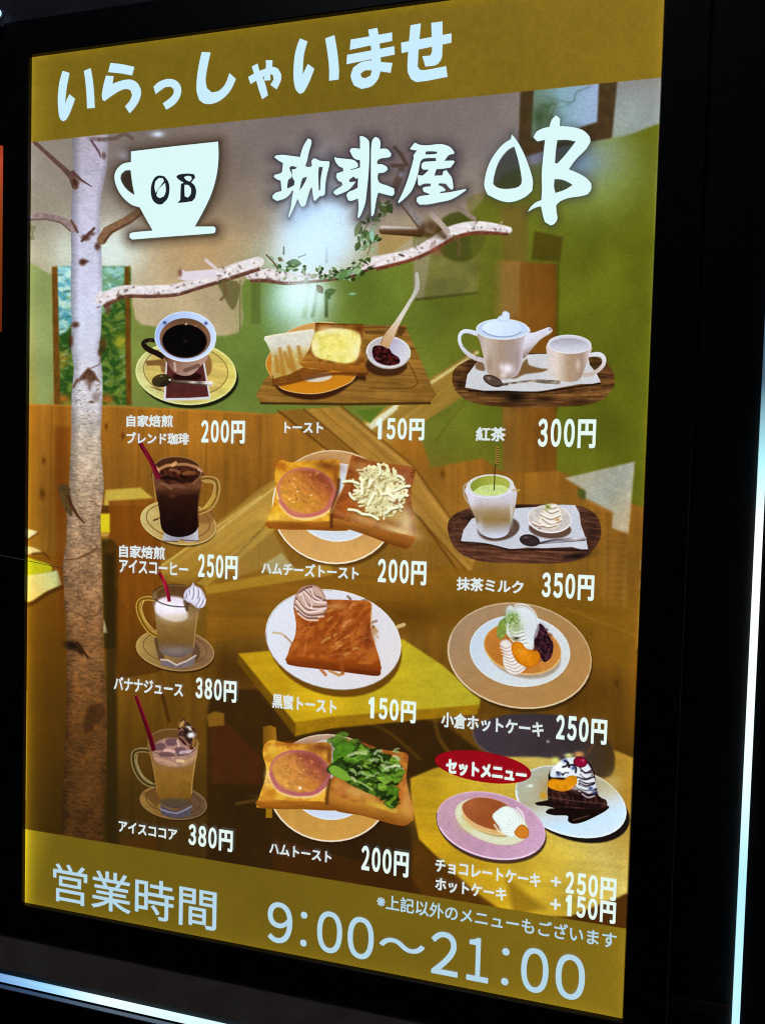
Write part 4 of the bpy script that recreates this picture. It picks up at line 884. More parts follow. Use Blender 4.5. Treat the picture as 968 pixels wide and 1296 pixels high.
glow(*z.p((420, 250))[0], 14, 12, (236, 232, 246), .7); glow(*z.p((450, 505))[0], 18, 6, (140, 128, 124), .7); glow(*z.p((450, 300))[0], 22, 5, (190, 170, 130), .5)
line(z.s((318, 176), (350, 204), (420, 226), (500, 232), (530, 228), closed=False), 1.6, (72, 58, 56), 1.3, .85)
line(z.s((330, 140), (380, 108), (450, 100), (540, 112), closed=False), 1.2, (150, 116, 74), 1.3, .6)
line(z.s((580, 270), (568, 400), (560, 480), closed=False), 1.4, (184, 150, 84), 1.2, .6)
line(z.s((255, 195), (240, 240), (262, 310), (310, 370), closed=False), 1.3, (220, 190, 110), 1.2, .8)
fill(z.p((305, 150), (330, 135), (340, 180), (310, 190)), (160, 126, 84), 3, .6)
bc = add('cream', z.s((558, 82), (566, 100), (600, 118), (622, 150), (634, 190), (626, 225), (604, 240), (580, 238), (545, 212), (510, 196), (498, 165), (512, 128), (540, 108)), rim((204, 202, 222), (150, 140, 156), 3, .55), mg)
for p, q in (((535, 130), (525, 180)), ((560, 115), (552, 185)), ((590, 130), (585, 180)), ((600, 175), (575, 225)), ((620, 190), (598, 232)), ((520, 150), (512, 180))):
    streak(z, p, q, 1.6, (128, 116, 130), .7, .1); streak(z, (p[0]+10, p[1]), (q[0]+10, q[1]), 1.8, (232, 232, 246), .7, .1)
line(z.p((505, 200), (520, 250)), 4, (90, 60, 30), 2, .7)
addline('straw', z.p((350, 24), (385, 92), (402, 150), (412, 200)), [3.8, 4.4, 4.6, 4.4], grad(z.p((360, 80))[0], z.p((392, 75))[0], [(0, (120, 10, 30)), (.6, (200, 30, 60)), (1, (140, 16, 40))]), bn, 'red straw standing in the banana juice')

# --- brown sugar toast
z = Z(320, 720, 4.033)
shade(z.e(420, 396, 345, 252, 14), (112, 68, 12), .9, 4)
pl = add('plate', z.e(411, 360, 350, 252, 12), rim(grad(z.p((100, 200))[0], z.p((700, 500))[0], [(0, (206, 212, 222)), (.5, (204, 204, 214)), (1, (206, 202, 204))]), (222, 222, 226), 2), None, 'plain white plate under the brown sugar toast')
o = z.e(411, 360, 350, 252, 12)[1:20]; line(o, 1.6, (150, 134, 120), 1.2, .7)
o = z.e(411, 360, 345, 247, 12)[18:30]; line(o, 1.2, (150, 140, 130), 1.2, .5)
streak(z, (105, 325), (170, 345), 2.6, (196, 170, 130), .9, .1); streak(z, (165, 345), (200, 380), 2.4, (176, 146, 110), .9, .05); streak(z, (615, 295), (632, 320), 4.5, (190, 154, 96), .8); streak(z, (625, 330), (640, 350), 3, (200, 170, 120), .7)
streak(z, (485, 140), (500, 155), 3, (130, 96, 70), .8); streak(z, (740, 295), (770, 285), 5, (206, 180, 120), .9); streak(z, (560, 160), (590, 158), 3, (120, 90, 70), .6)
bt = add('toast_slice', z.s((212, 172), (300, 158), (400, 156), (520, 160), (600, 168), (604, 230), (600, 300), (622, 380), (650, 470), (652, 520), (642, 545), (560, 538), (440, 522), (300, 505), (184, 488), (176, 460), (190, 400), (214, 350), (222, 280), n=3),
         mixn((190, 102, 36), (160, 74, 20), 6, -35, 1.8, 24, -.4, .4), pl)
for k in range(60):
    x, y = 230 + rng.random()*370, 190 + rng.random()*260
    L = 14 + rng.random()*34; a = -.65 + rng.normal()*.35
    streak(z, (x, y), (x + L*math.cos(a), y + L*math.sin(a)), 1.8 + rng.random()*2.4, [(214, 150, 76), (150, 66, 18), (220, 170, 100), (136, 56, 16), (196, 116, 50), (140, 62, 16)][rng.integers(6)], .5, .1, 2.2)
glow(*z.p((590, 350))[0], 7, 14, (120, 44, 18), .6); glow(*z.p((420, 190))[0], 16, 4, (200, 160, 100), .5); glow(*z.p((300, 400))[0], 20, 8, (200, 104, 30), .4)
fill(z.s((178, 440), (300, 452), (450, 464), (560, 486), (650, 490), (652, 520), (642, 545), (560, 538), (440, 522), (300, 505), (184, 488), n=2), mul(grad(z.p((300, 445))[0], z.p((296, 510))[0], [(0, (176, 84, 20)), (1, (122, 50, 12))]), .08, 6, 8, 4), 2)
line(z.p((350, 515), (372, 540)), 4, (190, 110, 40), 1.6, .8); line(z.p((392, 520), (440, 542), (462, 534)), 3.6, (196, 130, 60), 1.6, .8); line(z.p((450, 460), (458, 530)), 5, (170, 84, 30), 2, .6)
line(z.p((606, 180), (604, 300), (625, 385)), 2, (206, 150, 90), 1.6, .6)
cr = add('whipped_cream', z.s((236, 108), (270, 86), (320, 84), (356, 110), (376, 160), (382, 200), (350, 240), (300, 256), (250, 240), (218, 205), (212, 160)), rim((196, 164, 148), (144, 106, 90), 3, .6), bt, 'chocolate streaked swirl of whipped cream on the toast corner')
for p, q, b in (((240, 120), (300, 90), .1), ((225, 150), (350, 200), -.25), ((215, 180), (360, 230), -.2), ((250, 110), (370, 190), -.3), ((280, 95), (372, 160), -.25), ((230, 215), (330, 250), -.15), ((262, 105), (300, 190), .15), ((300, 90), (350, 150), -.2)):
    streak(z, p, q, 2.6, (128, 84, 72), .75, b); streak(z, (p[0]+2, p[1]+11), (q[0]+2, q[1]+11), 2.4, (228, 210, 204), .75, b)

# --- azuki hot cake
z = Z(550, 740, 3.872)
shade(z.e(424, 366, 350, 256, 10), (60, 38, 12), .75, 4)
pl = add('plate', z.e(415, 348, 356, 258, 10), rim(mul(grad(z.p((200, 120))[0], z.p((600, 560))[0], [(0, (166, 136, 104)), (.5, (176, 134, 84)), (1, (182, 136, 76))]), .03, 10), (206, 186, 150), 2.2), None, 'wide tan rimmed plate of the azuki hotcake picture')
o = z.e(415, 348, 350, 252, 10)[1:22]; line(o, 1.4, (214, 200, 170), 1.2, .7)
pc = add('plate_centre', z.e(417, 324, 247, 176, 6), rim(grad(z.p((200, 200))[0], z.p((620, 480))[0], [(0, (180, 196, 212)), (.5, (196, 204, 210)), (1, (196, 200, 200))]), (210, 214, 214), 2), pl)
shade(z.e(440, 345, 180, 112, 12), (160, 140, 120), .8, 4)
hc = add('hotcake', z.e(430, 312, 192, 126, 12), rim(mul(grad(z.p((250, 250))[0], z.p((600, 380))[0], [(0, (196, 124, 48)), (.5, (190, 114, 40)), (1, (206, 136, 62))]), .06, 8), (216, 170, 96), 2.6, .8), pl)
line(z.e(430, 312, 189, 122, 12)[1:18], 2.2, (216, 178, 110), 1.4, .8)
az = add('azuki_beans', z.s((512, 190), (540, 212), (560, 250), (580, 290), (572, 350), (538, 378), (516, 350), (500, 310), (480, 280), (486, 230)), mixn((38, 16, 26), (86, 40, 52), 3, 0, 1, 6), hc)
glow(*z.p((515, 225))[0], 6, 7, (62, 28, 40), .9); glow(*z.p((500, 300))[0], 6, 6, (56, 24, 34), .9)
speck(z, 530, 290, 46, 84, 44, [(104, 56, 66), (26, 10, 18), (120, 74, 80)], 1.0, 2.0)
cr = add('whipped_cream', z.s((352, 112), (372, 100), (396, 112), (430, 108), (470, 124), (498, 156), (502, 200), (486, 250), (486, 300), (470, 320), (400, 300), (400, 268), (370, 262), (345, 230), (338, 190), (346, 150)), rim((206, 212, 214), (160, 160, 150), 3, .6), hc)
for k in range(8):
    t = np.linspace(-1.9, .9, 8)
    r = 22 + k*11
    line(z.p(*[(418 + r*.85*math.cos(u), 196 + r*math.sin(u)) for u in t]), 1.3 + rng.random(), (172, 178, 186), 2, .55)
    line(z.p(*[(420 + (r+5)*.85*math.cos(u), 198 + (r+5)*math.sin(u)) for u in t]), 1.8, (226, 234, 242), 2, .6)
for k in range(5):
    streak(z, (352 + k*5, 196 + k*15), (430 + k*6, 215 + k*17), 1.6, (146, 152, 124), .6, -.25)
    streak(z, (352 + k*5, 204 + k*15), (430 + k*6, 223 + k*17), 1.8, (222, 228, 214), .7, -.25)
cl = add('whipped_cream', z.s((318, 286), (350, 266), (380, 290), (400, 330), (440, 395), (446, 410), (420, 432), (380, 440), (345, 412), (332, 370), (338, 330)), rim((214, 206, 200), (170, 150, 136), 3, .6), hc)
for k in range(8):
    streak(z, (322 + k*5, 300 + k*16), (375 + k*9, 300 + k*15), 1.4, (166, 142, 130), .65, -.22, 1.8)
    streak(z, (322 + k*5, 308 + k*16), (375 + k*9, 308 + k*15), 2, (232, 224, 220), .6, -.22, 1.8)
mtc = add('matcha_cream', z.s((306, 218), (318, 180), (345, 165), (350, 200), (348, 240), (322, 268), (306, 250)), mul((134, 156, 66), .12, 4), hc)
glow(*z.p((380, 165))[0], 9, 9, (120, 156, 62), .9, 0, 1.4); glow(*z.p((400, 205))[0], 8, 7, (140, 160, 84), .7); glow(*z.p((368, 130))[0], 6, 4, (150, 180, 160), .5); glow(*z.p((400, 262))[0], 4, 1.6, (40, 40, 20), .9)
speck(z, 380, 180, 40, 46, 26, [(90, 126, 40), (190, 206, 140), (220, 226, 200)], .8, 1.7)
og = add('orange_segment', z.s((376, 300), (392, 280), (425, 284), (450, 314), (500, 324), (516, 345), (510, 380), (475, 402), (440, 398), (405, 378), (382, 340)), rim(mul((226, 134, 14), .08, 5), (190, 96, 10), 2.6, .7), hc)
glow(*z.p((430, 330))[0], 9, 5, (240, 156, 34), .8, 30)

# --- ice cocoa
z = Z(130, 880, 4.84)
shade(z.e(440, 664, 208, 104, 8), (34, 20, 6), .7, 3)
cc = add('saucer', z.e(435, 655, 208, 106, 8), rim(mul(grad(z.p((240, 640))[0], z.p((640, 660))[0], [(0, (150, 114, 52)), (.35, (140, 100, 48)), (.6, (104, 76, 52)), (1, (112, 84, 60))]), .1, 5, 20, 5), (150, 118, 74), 2), None, 'round wooden saucer under the ice cocoa mug')
o = z.e(435, 645, 168, 78, 8); line(np.concatenate([o, o[:1]]), 1.1, (84, 56, 30), 1.2, .8)
shade(z.p((250, 600), (330, 560), (360, 640), (330, 690)), (96, 62, 26), .6, 4)
add('napkin', z.p((358, 668), (400, 690), (455, 712), (500, 694), (548, 672), (540, 730), (500, 745), (450, 752), (400, 742), (360, 725)), mul((88, 80, 92), .1, 4), cc)
line(z.p((358, 696), (400, 712), (455, 722), (500, 705), (545, 680)), 2, (160, 152, 170), 1.2, .7)
hp = z.s((284, 338), (240, 334), (200, 345), (190, 380), (200, 440), (235, 505), (280, 542), (324, 552), n=4, closed=False)
mg = mug(z, z.s((276, 300), (296, 380), (314, 470), (330, 560), (346, 630), (390, 678), (450, 690), (510, 676), (546, 632), (550, 530), (566, 430), (582, 340), (586, 270), (430, 205), n=3),
         mul(grad(z.p((430, 220))[0], z.p((440, 690))[0], [(0, (124, 84, 36)), (.4, (150, 108, 60)), (.55, (150, 106, 40)), (.85, (134, 92, 28)), (.93, (96, 72, 40)), (1, (84, 72, 70))]), .06, 8),
         None, None, hp, [6, 6, 6, 6, 6.5, 6.5, 6, 5], (142, 124, 74), (72, 50, 20), cc)
fill(z.e(430, 286, 152, 82, 2), rim((116, 78, 34), (156, 130, 86), 1.8), 1.3)
fill(z.s((312, 318), (350, 275), (420, 258), (500, 275), (572, 320), (578, 372), (540, 420), (470, 438), (390, 430), (320, 396), n=3), mul((170, 128, 112), .08, 5), 3)
for q in (((390, 270), (450, 262), (458, 300), (400, 310)), ((320, 300), (380, 292), (386, 330), (330, 335)), ((440, 325), (500, 318), (520, 350), (470, 372)), ((350, 350), (430, 345), (440, 372), (360, 375))):
    fill(z.s(*q, n=2), (112, 78, 84), 2.4, .9)
for p, q, w, c in (((385, 335), (440, 345), 4, (212, 170, 160)), ((480, 350), (540, 345), 4, (196, 176, 190)), ((460, 400), (500, 405), 4, (220, 190, 140)), ((330, 390), (450, 425), 4, (196, 150, 120)), ((500, 420), (565, 380), 4, (190, 150, 96)), ((460, 280), (470, 310), 2.5, (206, 180, 170))):
    streak(z, p, q, w, c, .8, .05, 2)
line(z.s((284, 320), (330, 350), (420, 368), (520, 362), (575, 325), closed=False), 1.3, (110, 84, 66), 1.3, .7)
line(z.s((584, 290), (570, 400), (552, 520), (546, 600), closed=False), 1.4, (186, 150, 84), 1.2, .7)
line(z.s((296, 350), (320, 470), (336, 590), closed=False), 1.2, (170, 130, 70), 1.2, .6)
line(z.s((215, 360), (212, 410), (245, 490), (300, 534), closed=False), 1.2, (186, 170, 120), 1.2, .8)
fill(z.e(440, 655, 92, 26, 0), (92, 76, 62), 3, .7)
ch = add('cream', z.s((470, 180), (480, 155), (500, 143), (520, 165), (548, 185), (575, 225), (572, 262), (555, 330), (520, 310), (490, 290), (462, 250)), mixn((60, 32, 24), (130, 84, 70), 4, 50, 1, 3), mg)
for p, q, c in (((480, 190), (500, 160), (206, 160, 90)), ((470, 220), (510, 200), (150, 100, 80)), ((500, 240), (540, 290), (40, 20, 16)), ((480, 250), (530, 320), (160, 110, 96)), ((520, 190), (545, 210), (190, 190, 170)), ((500, 200), (520, 230), (30, 16, 14)), ((560, 260), (555, 310), (180, 130, 50))):
    streak(z, p, q, 2.4, c, .85, .1)
glow(*z.p((545, 242))[0], 5, 3.6, (214, 222, 226), 1, 0, 1.6); glow(*z.p((488, 176))[0], 3.6, 3.6, (200, 154, 86), .9); glow(*z.p((535, 200))[0], 2, 3, (200, 200, 190), .8)
addline('straw', z.p((206, 2), (240, 100), (285, 225), (318, 338)), [3.6, 4.4, 5, 5.6], grad(z.p((240, 110))[0], z.p((266, 100))[0], [(0, (92, 6, 24)), (.5, (150, 14, 46)), (1, (104, 8, 32))]), cc, 'red straw standing in the ice cocoa')

# --- ham toast with lettuce
z = Z(310, 900, 4.033)
fill(z.p((92, 80), (130, 72), (158, 84), (164, 170), (94, 200)), grad(z.p((92, 0))[0], z.p((160, 0))[0], [(0, (128, 84, 16)), (1, (170, 116, 26))]), 2)
fill(z.p((108, 495), (140, 500), (140, 545), (106, 545)), (176, 128, 20), 2, .9)
shade(z.e(440, 410, 318, 272, 8), (48, 26, 8), .6, 5)
pl = add('plate', z.e(430, 392, 314, 275, 8), rim(mul(grad(z.p((400, 120))[0], z.p((400, 650))[0], [(0, (184, 152, 132)), (.3, (190, 150, 110)), (.6, (196, 146, 66)), (1, (206, 154, 70))]), .03, 10), (214, 196, 170), 2.2), None, 'tan plate below the ham and lettuce toast')
o = z.e(430, 392, 309, 270, 8)[3:24]; line(o, 1.8, (222, 212, 200), 1.2, .8)
add('plate_centre', z.e(440, 350, 218, 205, 5), rim((190, 200, 220), (210, 214, 224), 3), pl)
lt = add('toast_slice', z.s((96, 182), (118, 154), (150, 148), (230, 166), (330, 164), (430, 160), (444, 230), (438, 330), (425, 420), (488, 462), (492, 505), (300, 500), (78, 494), (68, 470), (76, 430), (106, 340), (108, 280), (94, 230), n=3),
         mixn((234, 178, 56), (208, 136, 36), 6, 20, 1.2, 34), pl)
glow(*z.p((390, 185))[0], 17, 6, (130, 64, 30), .9, 5); glow(*z.p((432, 230))[0], 3, 14, (120, 60, 26), .8); glow(*z.p((150, 205))[0], 8, 8, (226, 184, 60), .8); glow(*z.p((110, 350))[0], 3, 14, (226, 190, 110), .7); glow(*z.p((250, 436))[0], 34, 3, (226, 180, 60), .7); glow(*z.p((220, 168))[0], 16, 3, (170, 88, 24), .8); glow(*z.p((135, 420))[0], 8, 6, (206, 130, 30), .7)
line(z.s((122, 310), (140, 370), (200, 420), (290, 436), (370, 425), (430, 370), closed=False), 4, (228, 196, 150), 3, .7)
fill(z.s((70, 450), (200, 452), (300, 456), (420, 462), (488, 468), (490, 505), (300, 500), (78, 494), n=2), mul(grad(z.p((0, 450))[0], z.p((0, 505))[0], [(0, (206, 146, 50)), (.25, (176, 104, 26)), (1, (150, 84, 18))]), .1, 5, 0, 4), 1.4)
hm = add('ham_slice', z.e(284, 312, 158, 114, 10), rim(mul(grad(z.p((190, 370))[0], z.p((380, 230))[0], [(0, (216, 152, 66)), (.45, (206, 134, 62)), (.75, (176, 92, 58)), (1, (156, 76, 62))]), .14, 4, 30, 1.3, 19), (188, 102, 108), 5.4), lt)
glow(*z.p((340, 240))[0], 15, 8, (150, 68, 56), .7, 20); glow(*z.p((200, 300))[0], 11, 10, (206, 140, 60), .7); glow(*z.p((340, 370))[0], 10, 6, (206, 130, 40), .6)
speck(z, 285, 290, 110, 80, 34, [(226, 166, 84), (150, 66, 44), (200, 120, 80), (236, 190, 130), (130, 56, 40)], .6, 1.5, .65)
line(z.s((135, 320), (170, 390), (240, 420), (300, 424), (370, 410), (432, 340), closed=False), 4.5, (184, 92, 108), 2.4, .8)
glow(*z.p((282, 390))[0], 1.8, 1.8, (255, 250, 230), 1)
rt = add('toast_slice', z.s((500, 150), (530, 144), (600, 160), (700, 196), (824, 214), (830, 270), (824, 340), (840, 430), (862, 520), (846, 560), (812, 584), (740, 572), (600, 532), (480, 512), (418, 478), (414, 430), (440, 350), (480, 260), n=3),
         mixn((196, 124, 44), (166, 92, 32), 6, 20, 1.2, 44), pl)
glow(*z.p((820, 460))[0], 8, 22, (214, 156, 80), .9, -10); glow(*z.p((780, 430))[0], 8, 14, (196, 96, 24), .8); glow(*z.p((560, 410))[0], 26, 7, (210, 160, 80), .9, 15); glow(*z.p((700, 490))[0], 26, 6, (214, 176, 60), .9, 15); glow(*z.p((600, 170))[0], 16, 3, (130, 60, 24), .8, 15); glow(*z.p((490, 400))[0], 7, 6, (196, 110, 50), .8)
fill(z.s((416, 420), (520, 450), (640, 482), (760, 520), (858, 546), (846, 566), (812, 584), (740, 572), (600, 532), (480, 512), (418, 474), n=2), mul(grad(z.p((600, 470))[0], z.p((585, 530))[0], [(0, (196, 132, 46)), (1, (150, 84, 22))]), .08, 5, 15, 4), 1.6)
line(z.s((436, 350), (424, 400), (420, 470), closed=False), 4, (104, 58, 18), 3.4, .8)
let = piece('lettuce', z.s((452, 205), (500, 152), (560, 168), (640, 186), (740, 230), (806, 290), (800, 350), (765, 390), (775, 480), (740, 495), (660, 430), (560, 385), (500, 350), (420, 300), (450, 255)), rt, 'chopped green lettuce with pale dressing')
fill(z.s((452, 205), (500, 152), (560, 168), (640, 186), (740, 230), (806, 290), (800, 350), (765, 390), (775, 480), (740, 495), (710, 450), (660, 430), (560, 385), (500, 350), (430, 315), (420, 290), (450, 255)), mixn((40, 66, 18), (88, 124, 34), 5, 30, 1, 5), 3)
for k in range(190):
    t = rng.random(); u = rng.normal()*.42
    x = 470 + t*310; y = 210 + t*120 + u*95
    if rng.random() < .12: x, y = 740 + rng.random()*30, 400 + rng.random()*80
    s_ = 10 + rng.random()*24; a = rng.random()*6.28
    c = [(112, 160, 40), (80, 128, 28), (58, 92, 22), (134, 178, 56), (34, 56, 14), (92, 140, 40), (28, 44, 12)][rng.integers(7)]
    q = [(x + s_*(1 + .35*rng.normal())*math.cos(a + j)*1.2, y + s_*(1 + .35*rng.normal())*math.sin(a + j)*.7) for j in np.linspace(0, 5.2, 6)]
    fill(z.s(*[(u + 3*rng.normal(), v + 3*rng.normal()) for u, v in q], n=2), mul(rim(c, tuple(v*.7 for v in c), 1.4, .6), .22, 3), 2.2, .85)
    if k % 3 == 0: streak(z, (x - s_*.7, y - s_*.3), (x + s_*.7, y + s_*.3), 1, tuple(min(255, v*1.35 + 20) for v in c), .6, .15, 1.6)
for k in range(26):
    x, y = 530 + rng.random()*240, 200 + rng.random()*140; a = rng.random()*1.6 - .6; L = 14 + rng.random()*30
    streak(z, (x, y), (x + L*math.cos(a), y + L*math.sin(a)), 2 + rng.random()*1.6, [(170, 190, 130), (150, 176, 110), (196, 206, 160)][rng.integers(3)], .7, .2, 1.8)
fill(z.s((430, 290), (460, 275), (520, 310), (540, 350), (500, 350), (445, 320), n=3), (126, 172, 52), 2); fill(z.s((455, 200), (500, 158), (560, 175), (540, 215), (480, 240), (455, 260), n=3), mul((84, 140, 30), .15, 5), 2)
streak(z, (530, 225), (620, 215), 4, (176, 196, 130), .8, .1); streak(z, (720, 290), (790, 280), 3, (186, 200, 150), .8, .1); streak(z, (545, 345), (650, 400), 2.4, (176, 200, 110), .7, .05); streak(z, (730, 470), (765, 440), 4, (120, 160, 30), .8)

# --- set menu: hot cake and chocolate cake
z = Z(540, 930, 3.723)
shade(z.e(700, 348, 262, 150, 17), (24, 16, 16), .95, 3)
cp = add('plate', z.e(678, 315, 270, 160, 17), rim(grad(z.p((640, 170))[0], z.p((720, 480))[0], [(0, (170, 176, 160)), (.35, (176, 170, 140)), (.6, (190, 200, 206)), (.8, (186, 214, 238)), (1, (196, 216, 232))]), (206, 216, 220), 2), None, 'white plate with blue sheen under the chocolate cake')
glow(*z.p((650, 260))[0], 34, 20, (176, 146, 84), .9, 17, 1.5)
o = z.e(678, 315, 264, 154, 17)[1:20]; line(o, 2, (214, 230, 242), 1.4, .8)
glow(*z.p((488, 240))[0], 3.4, 2, (226, 236, 236), .8); glow(*z.p((870, 240))[0], 12, 16, (196, 180, 130), .5, 20)
sauce = add('chocolate_sauce', z.s((510, 320), (545, 312), (580, 308), (620, 330), (700, 345), (800, 330), (854, 334), (850, 350), (810, 375), (740, 408), (690, 418), (664, 404), (662, 380), (600, 378), (560, 366), (575, 348), (600, 345), (560, 334), (525, 332), n=3), mul((28, 14, 10), .2, 4), cp)
streak(z, (690, 400), (760, 380), 1.5, (110, 80, 60), .8)
ck = add('chocolate_cake', z.s((572, 215), (578, 170), (640, 110), (720, 105), (772, 140), (792, 200), (806, 285), (842, 305), (845, 338), (780, 352), (700, 345), (640, 342), (572, 325), n=2), mul(mixn((40, 20, 18), (78, 42, 34), 4, 10, 3, 4), .15, 4), cp)
for k in range(9): streak(z, (575 + k*28 + rng.random()*10, 268 + rng.random()*14), (585 + k*28, 300 + rng.random()*40), 2.4, (24, 11, 10), .8, .15)
streak(z, (578, 292), (840, 322), 1.6, (110, 70, 58), .7, -.02); streak(z, (575, 318), (790, 344), 1.6, (24, 12, 10), .8)
cr = add('whipped_cream', z.s((582, 196), (584, 160), (612, 132), (650, 108), (700, 104), (752, 128), (782, 180), (800, 262), (770, 276), (730, 262), (700, 240), (660, 205), (620, 200), n=3), rim((206, 216, 226), (130, 122, 124), 2, .5), ck)
for k in range(9):
    y = 150 + k*15
    a_x, b_x = 706 + rng.random()*22, 762 + k*4 + rng.random()*14
    streak(z, (a_x, y + rng.random()*8), (b_x, y + rng.random()*16), 1.4 + rng.random()*2, (40, 22, 26), .85, -.1 - rng.random()*.3, 1.6)
    streak(z, (a_x + 4, y + 8), (b_x - 8, y + 8 + rng.random()*12), 1.2 + rng.random()*1.2, (210, 210, 222), .7, -.2, 1.8)
for p, q in (((650, 120), (668, 150)), ((668, 150), (690, 140)), ((690, 140), (700, 175)), ((612, 176), (640, 186)), ((640, 186), (664, 176)), ((664, 130), (640, 150))):
    streak(z, p, q, 2.4, (34, 18, 22), .9, .2)
for x, y, r in ((612, 150, 4), (636, 168, 4.4), (660, 165, 4), (625, 135, 3.4)): glow(*z.p((x, y))[0], r, r*.8, (240, 248, 252), .9, 0, 1.5)
for x, y in ((650, 120), (690, 155), (620, 185), (770, 250), (790, 270)): glow(*z.p((x, y))[0], 3, 2.4, (40, 50, 120), .8)
add('orange_segment', z.s((568, 225), (590, 205), (640, 210), (670, 192), (702, 194), (706, 225), (680, 255), (640, 266), (600, 258), (572, 245), n=3), rim(mul((226, 146, 14), .1, 5), (190, 100, 10), 2, .6), ck)
glow(*z.p((548, 285))[0], 4.5, 5, (206, 150, 30), .9, 0, 1.5); glow(*z.p((605, 120))[0], 6, 4.5, (206, 206, 110), .95, 0, 1.5); glow(*z.p((668, 97))[0], 6, 3, (200, 204, 130), .95, 0, 1.5); glow(*z.p((716, 92))[0], 6.5, 4, (214, 150, 84), .95, 0, 1.5)
add('berry', z.e(722, 127, 33, 25, 10), rim((158, 12, 56), (90, 6, 30), 2.4, .8), ck)
glow(*z.p((735, 118))[0], 2, 1.6, (220, 110, 140), .7); glow(*z.p((700, 250))[0], 5, 2.5, (226, 226, 236), .7)
shade(z.e(308, 448, 260, 152, 13), (70, 44, 30), .9, 3)
hp_ = add('plate', z.e(302, 428, 262, 154, 14), rim(mul(grad(z.p((100, 300))[0], z.p((500, 560))[0], [(0, (190, 150, 168)), (.5, (186, 142, 168)), (1, (196, 156, 184))]), .03, 8), (206, 176, 200), 2), None, 'pink rimmed plate with a plain hotcake')
o = z.e(302, 432, 262, 154, 14)[1:21]; line(o, 1.3, (84, 56, 80), 1.2, .8)
o = z.e(302, 426, 258, 150, 14)[3:18]; line(o, 1.5, (226, 206, 222), 1.2, .8)
add('plate_centre', z.e(305, 408, 180, 98, 20), rim((204, 206, 176), (190, 188, 150), 3, .6), hp_)
glow(*z.p((200, 420))[0], 14, 9, (196, 186, 110), .6); shade(z.s((165, 380), (210, 430), (290, 470), (370, 480), (380, 440), (200, 390)), (176, 150, 80), .7, 3)
hk = add('hotcake', z.s((163, 345), (188, 312), (243, 293), (310, 300), (370, 325), (410, 360), (400, 420), (372, 468), (300, 464), (230, 440), (182, 402), n=3), rim((214, 170, 110), (226, 196, 140), 1.5), hp_)
fill(z.s((166, 338), (190, 310), (243, 294), (310, 301), (372, 326), (408, 362), (396, 412), (370, 450), (300, 442), (235, 418), (186, 382), n=3), mul(grad(z.p((200, 300))[0], z.p((380, 440))[0], [(0, (178, 100, 56)), (.5, (164, 84, 40)), (1, (176, 98, 44))]), .05, 10), 1.6)
add('whipped_cream', z.s((308, 384), (330, 355), (368, 334), (400, 345), (440, 392), (460, 420), (440, 460), (400, 480), (360, 460), (340, 430), n=3), rim((216, 230, 224), (176, 190, 184), 2.4, .6), hk)
for k in range(5):
    t = np.linspace(-2.6, 1.2, 9); r = 12 + k*13
    line(z.p(*[(384 + r*1.05*math.cos(u + k*.4), 398 + r*math.sin(u + k*.4)) for u in t]), 1.4, (184, 198, 192), 2, .55)
    line(z.p(*[(386 + (r+5)*1.05*math.cos(u + k*.4), 400 + (r+5)*math.sin(u + k*.4)) for u in t]), 1.9, (236, 246, 242), 2, .6)
add('orange_segment', z.s((412, 462), (425, 436), (448, 420), (474, 438), (482, 462), (470, 484), (440, 486), n=3), rim((214, 130, 36), (180, 96, 20), 2, .6), hk)
add('red_oval', z.e(265, 151, 229, 71, 9), mul((172, 10, 26), .05, 10), None, 'red oval badge reading set menu', 1.3)
# ---------------------------------------------- bands, edge light, print grain
band = mul(mul(grad((40, 60), (830, 60), [(0, (146, 122, 30)), (.04, (130, 108, 24)), (.5, (128, 106, 24)), (.8, (140, 114, 28)), (1, (146, 118, 30))]), .03, 90, 0, 1, 3), .03, 8)
HY = float(to_poster([(40, 180), (440, 138.7), (835, 98)])[:, 1].mean()); FY = float(to_poster([(32, 1050), (411, 1112), (790, 1174)])[:, 1].mean())                            # where the bands meet the photograph
def fill_band(m, c):
    img[:] = img*(1 - m[..., None]) + col_of(c, PX, PY, None)*m[..., None]
fill_band(np.clip((HY - gy)/.0012 + .5, 0, 1).astype(F), band)
fband = mul(grad((32, 1050), (790, 1300), [(0, (150, 130, 26)), (.05, (122, 102, 22)), (.5, (124, 102, 22)), (1, (142, 116, 26))]), .03, 60)
fill_band(np.clip((gy - FY)/.0012 + .5, 0, 1).astype(F), fband)
ed = np.minimum(np.minimum(gx + PW/2, PW/2 - gx), np.minimum(gy + PH/2, PH/2 - gy))
img *= (1 + .12*np.exp(-ed/.006))[..., None].astype(F)
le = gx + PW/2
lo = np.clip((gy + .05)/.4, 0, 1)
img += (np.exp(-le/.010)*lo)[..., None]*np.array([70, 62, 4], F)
def blur3(A):
    for ax in (0, 1):
        A = (np.roll(A, 1, ax) + np.roll(A, -1, ax) + 2*A)/4
    return A
img += np.clip(.55*(img - blur3(blur3(img))), -40, 40)
n1 = np.zeros((TH, TW), F)
for s_, a_ in ((1, .028), (2, .013)):
    r_ = rng.normal(0, 1, ((TH + s_ - 1)//s_, (TW + s_ - 1)//s_)).astype(F)
    n1 += np.repeat(np.repeat(r_, s_, 0), s_, 1)[:TH, :TW]*a_
wv = .028*np.sin(gx/PW*TW*math.pi*.52)*np.sin(gy/PH*TH*math.pi*.5)
img *= (1 + n1 + wv.astype(F))[..., None]
img += rng.normal(0, 1.6, img.shape).astype(F)
img *= np.array((1.0, 1.0, 1.0), F)
np.clip(img, 0, 255, out=img)
Lm = img.mean(-1, keepdims=True)
img *= np.interp(Lm, [0, 50, 100, 150, 190, 255], [.76, .84, .94, 1.0, 1.10, 1.08]).astype(F)   # the print's tone curve
np.clip(img, 0, 255, out=img)
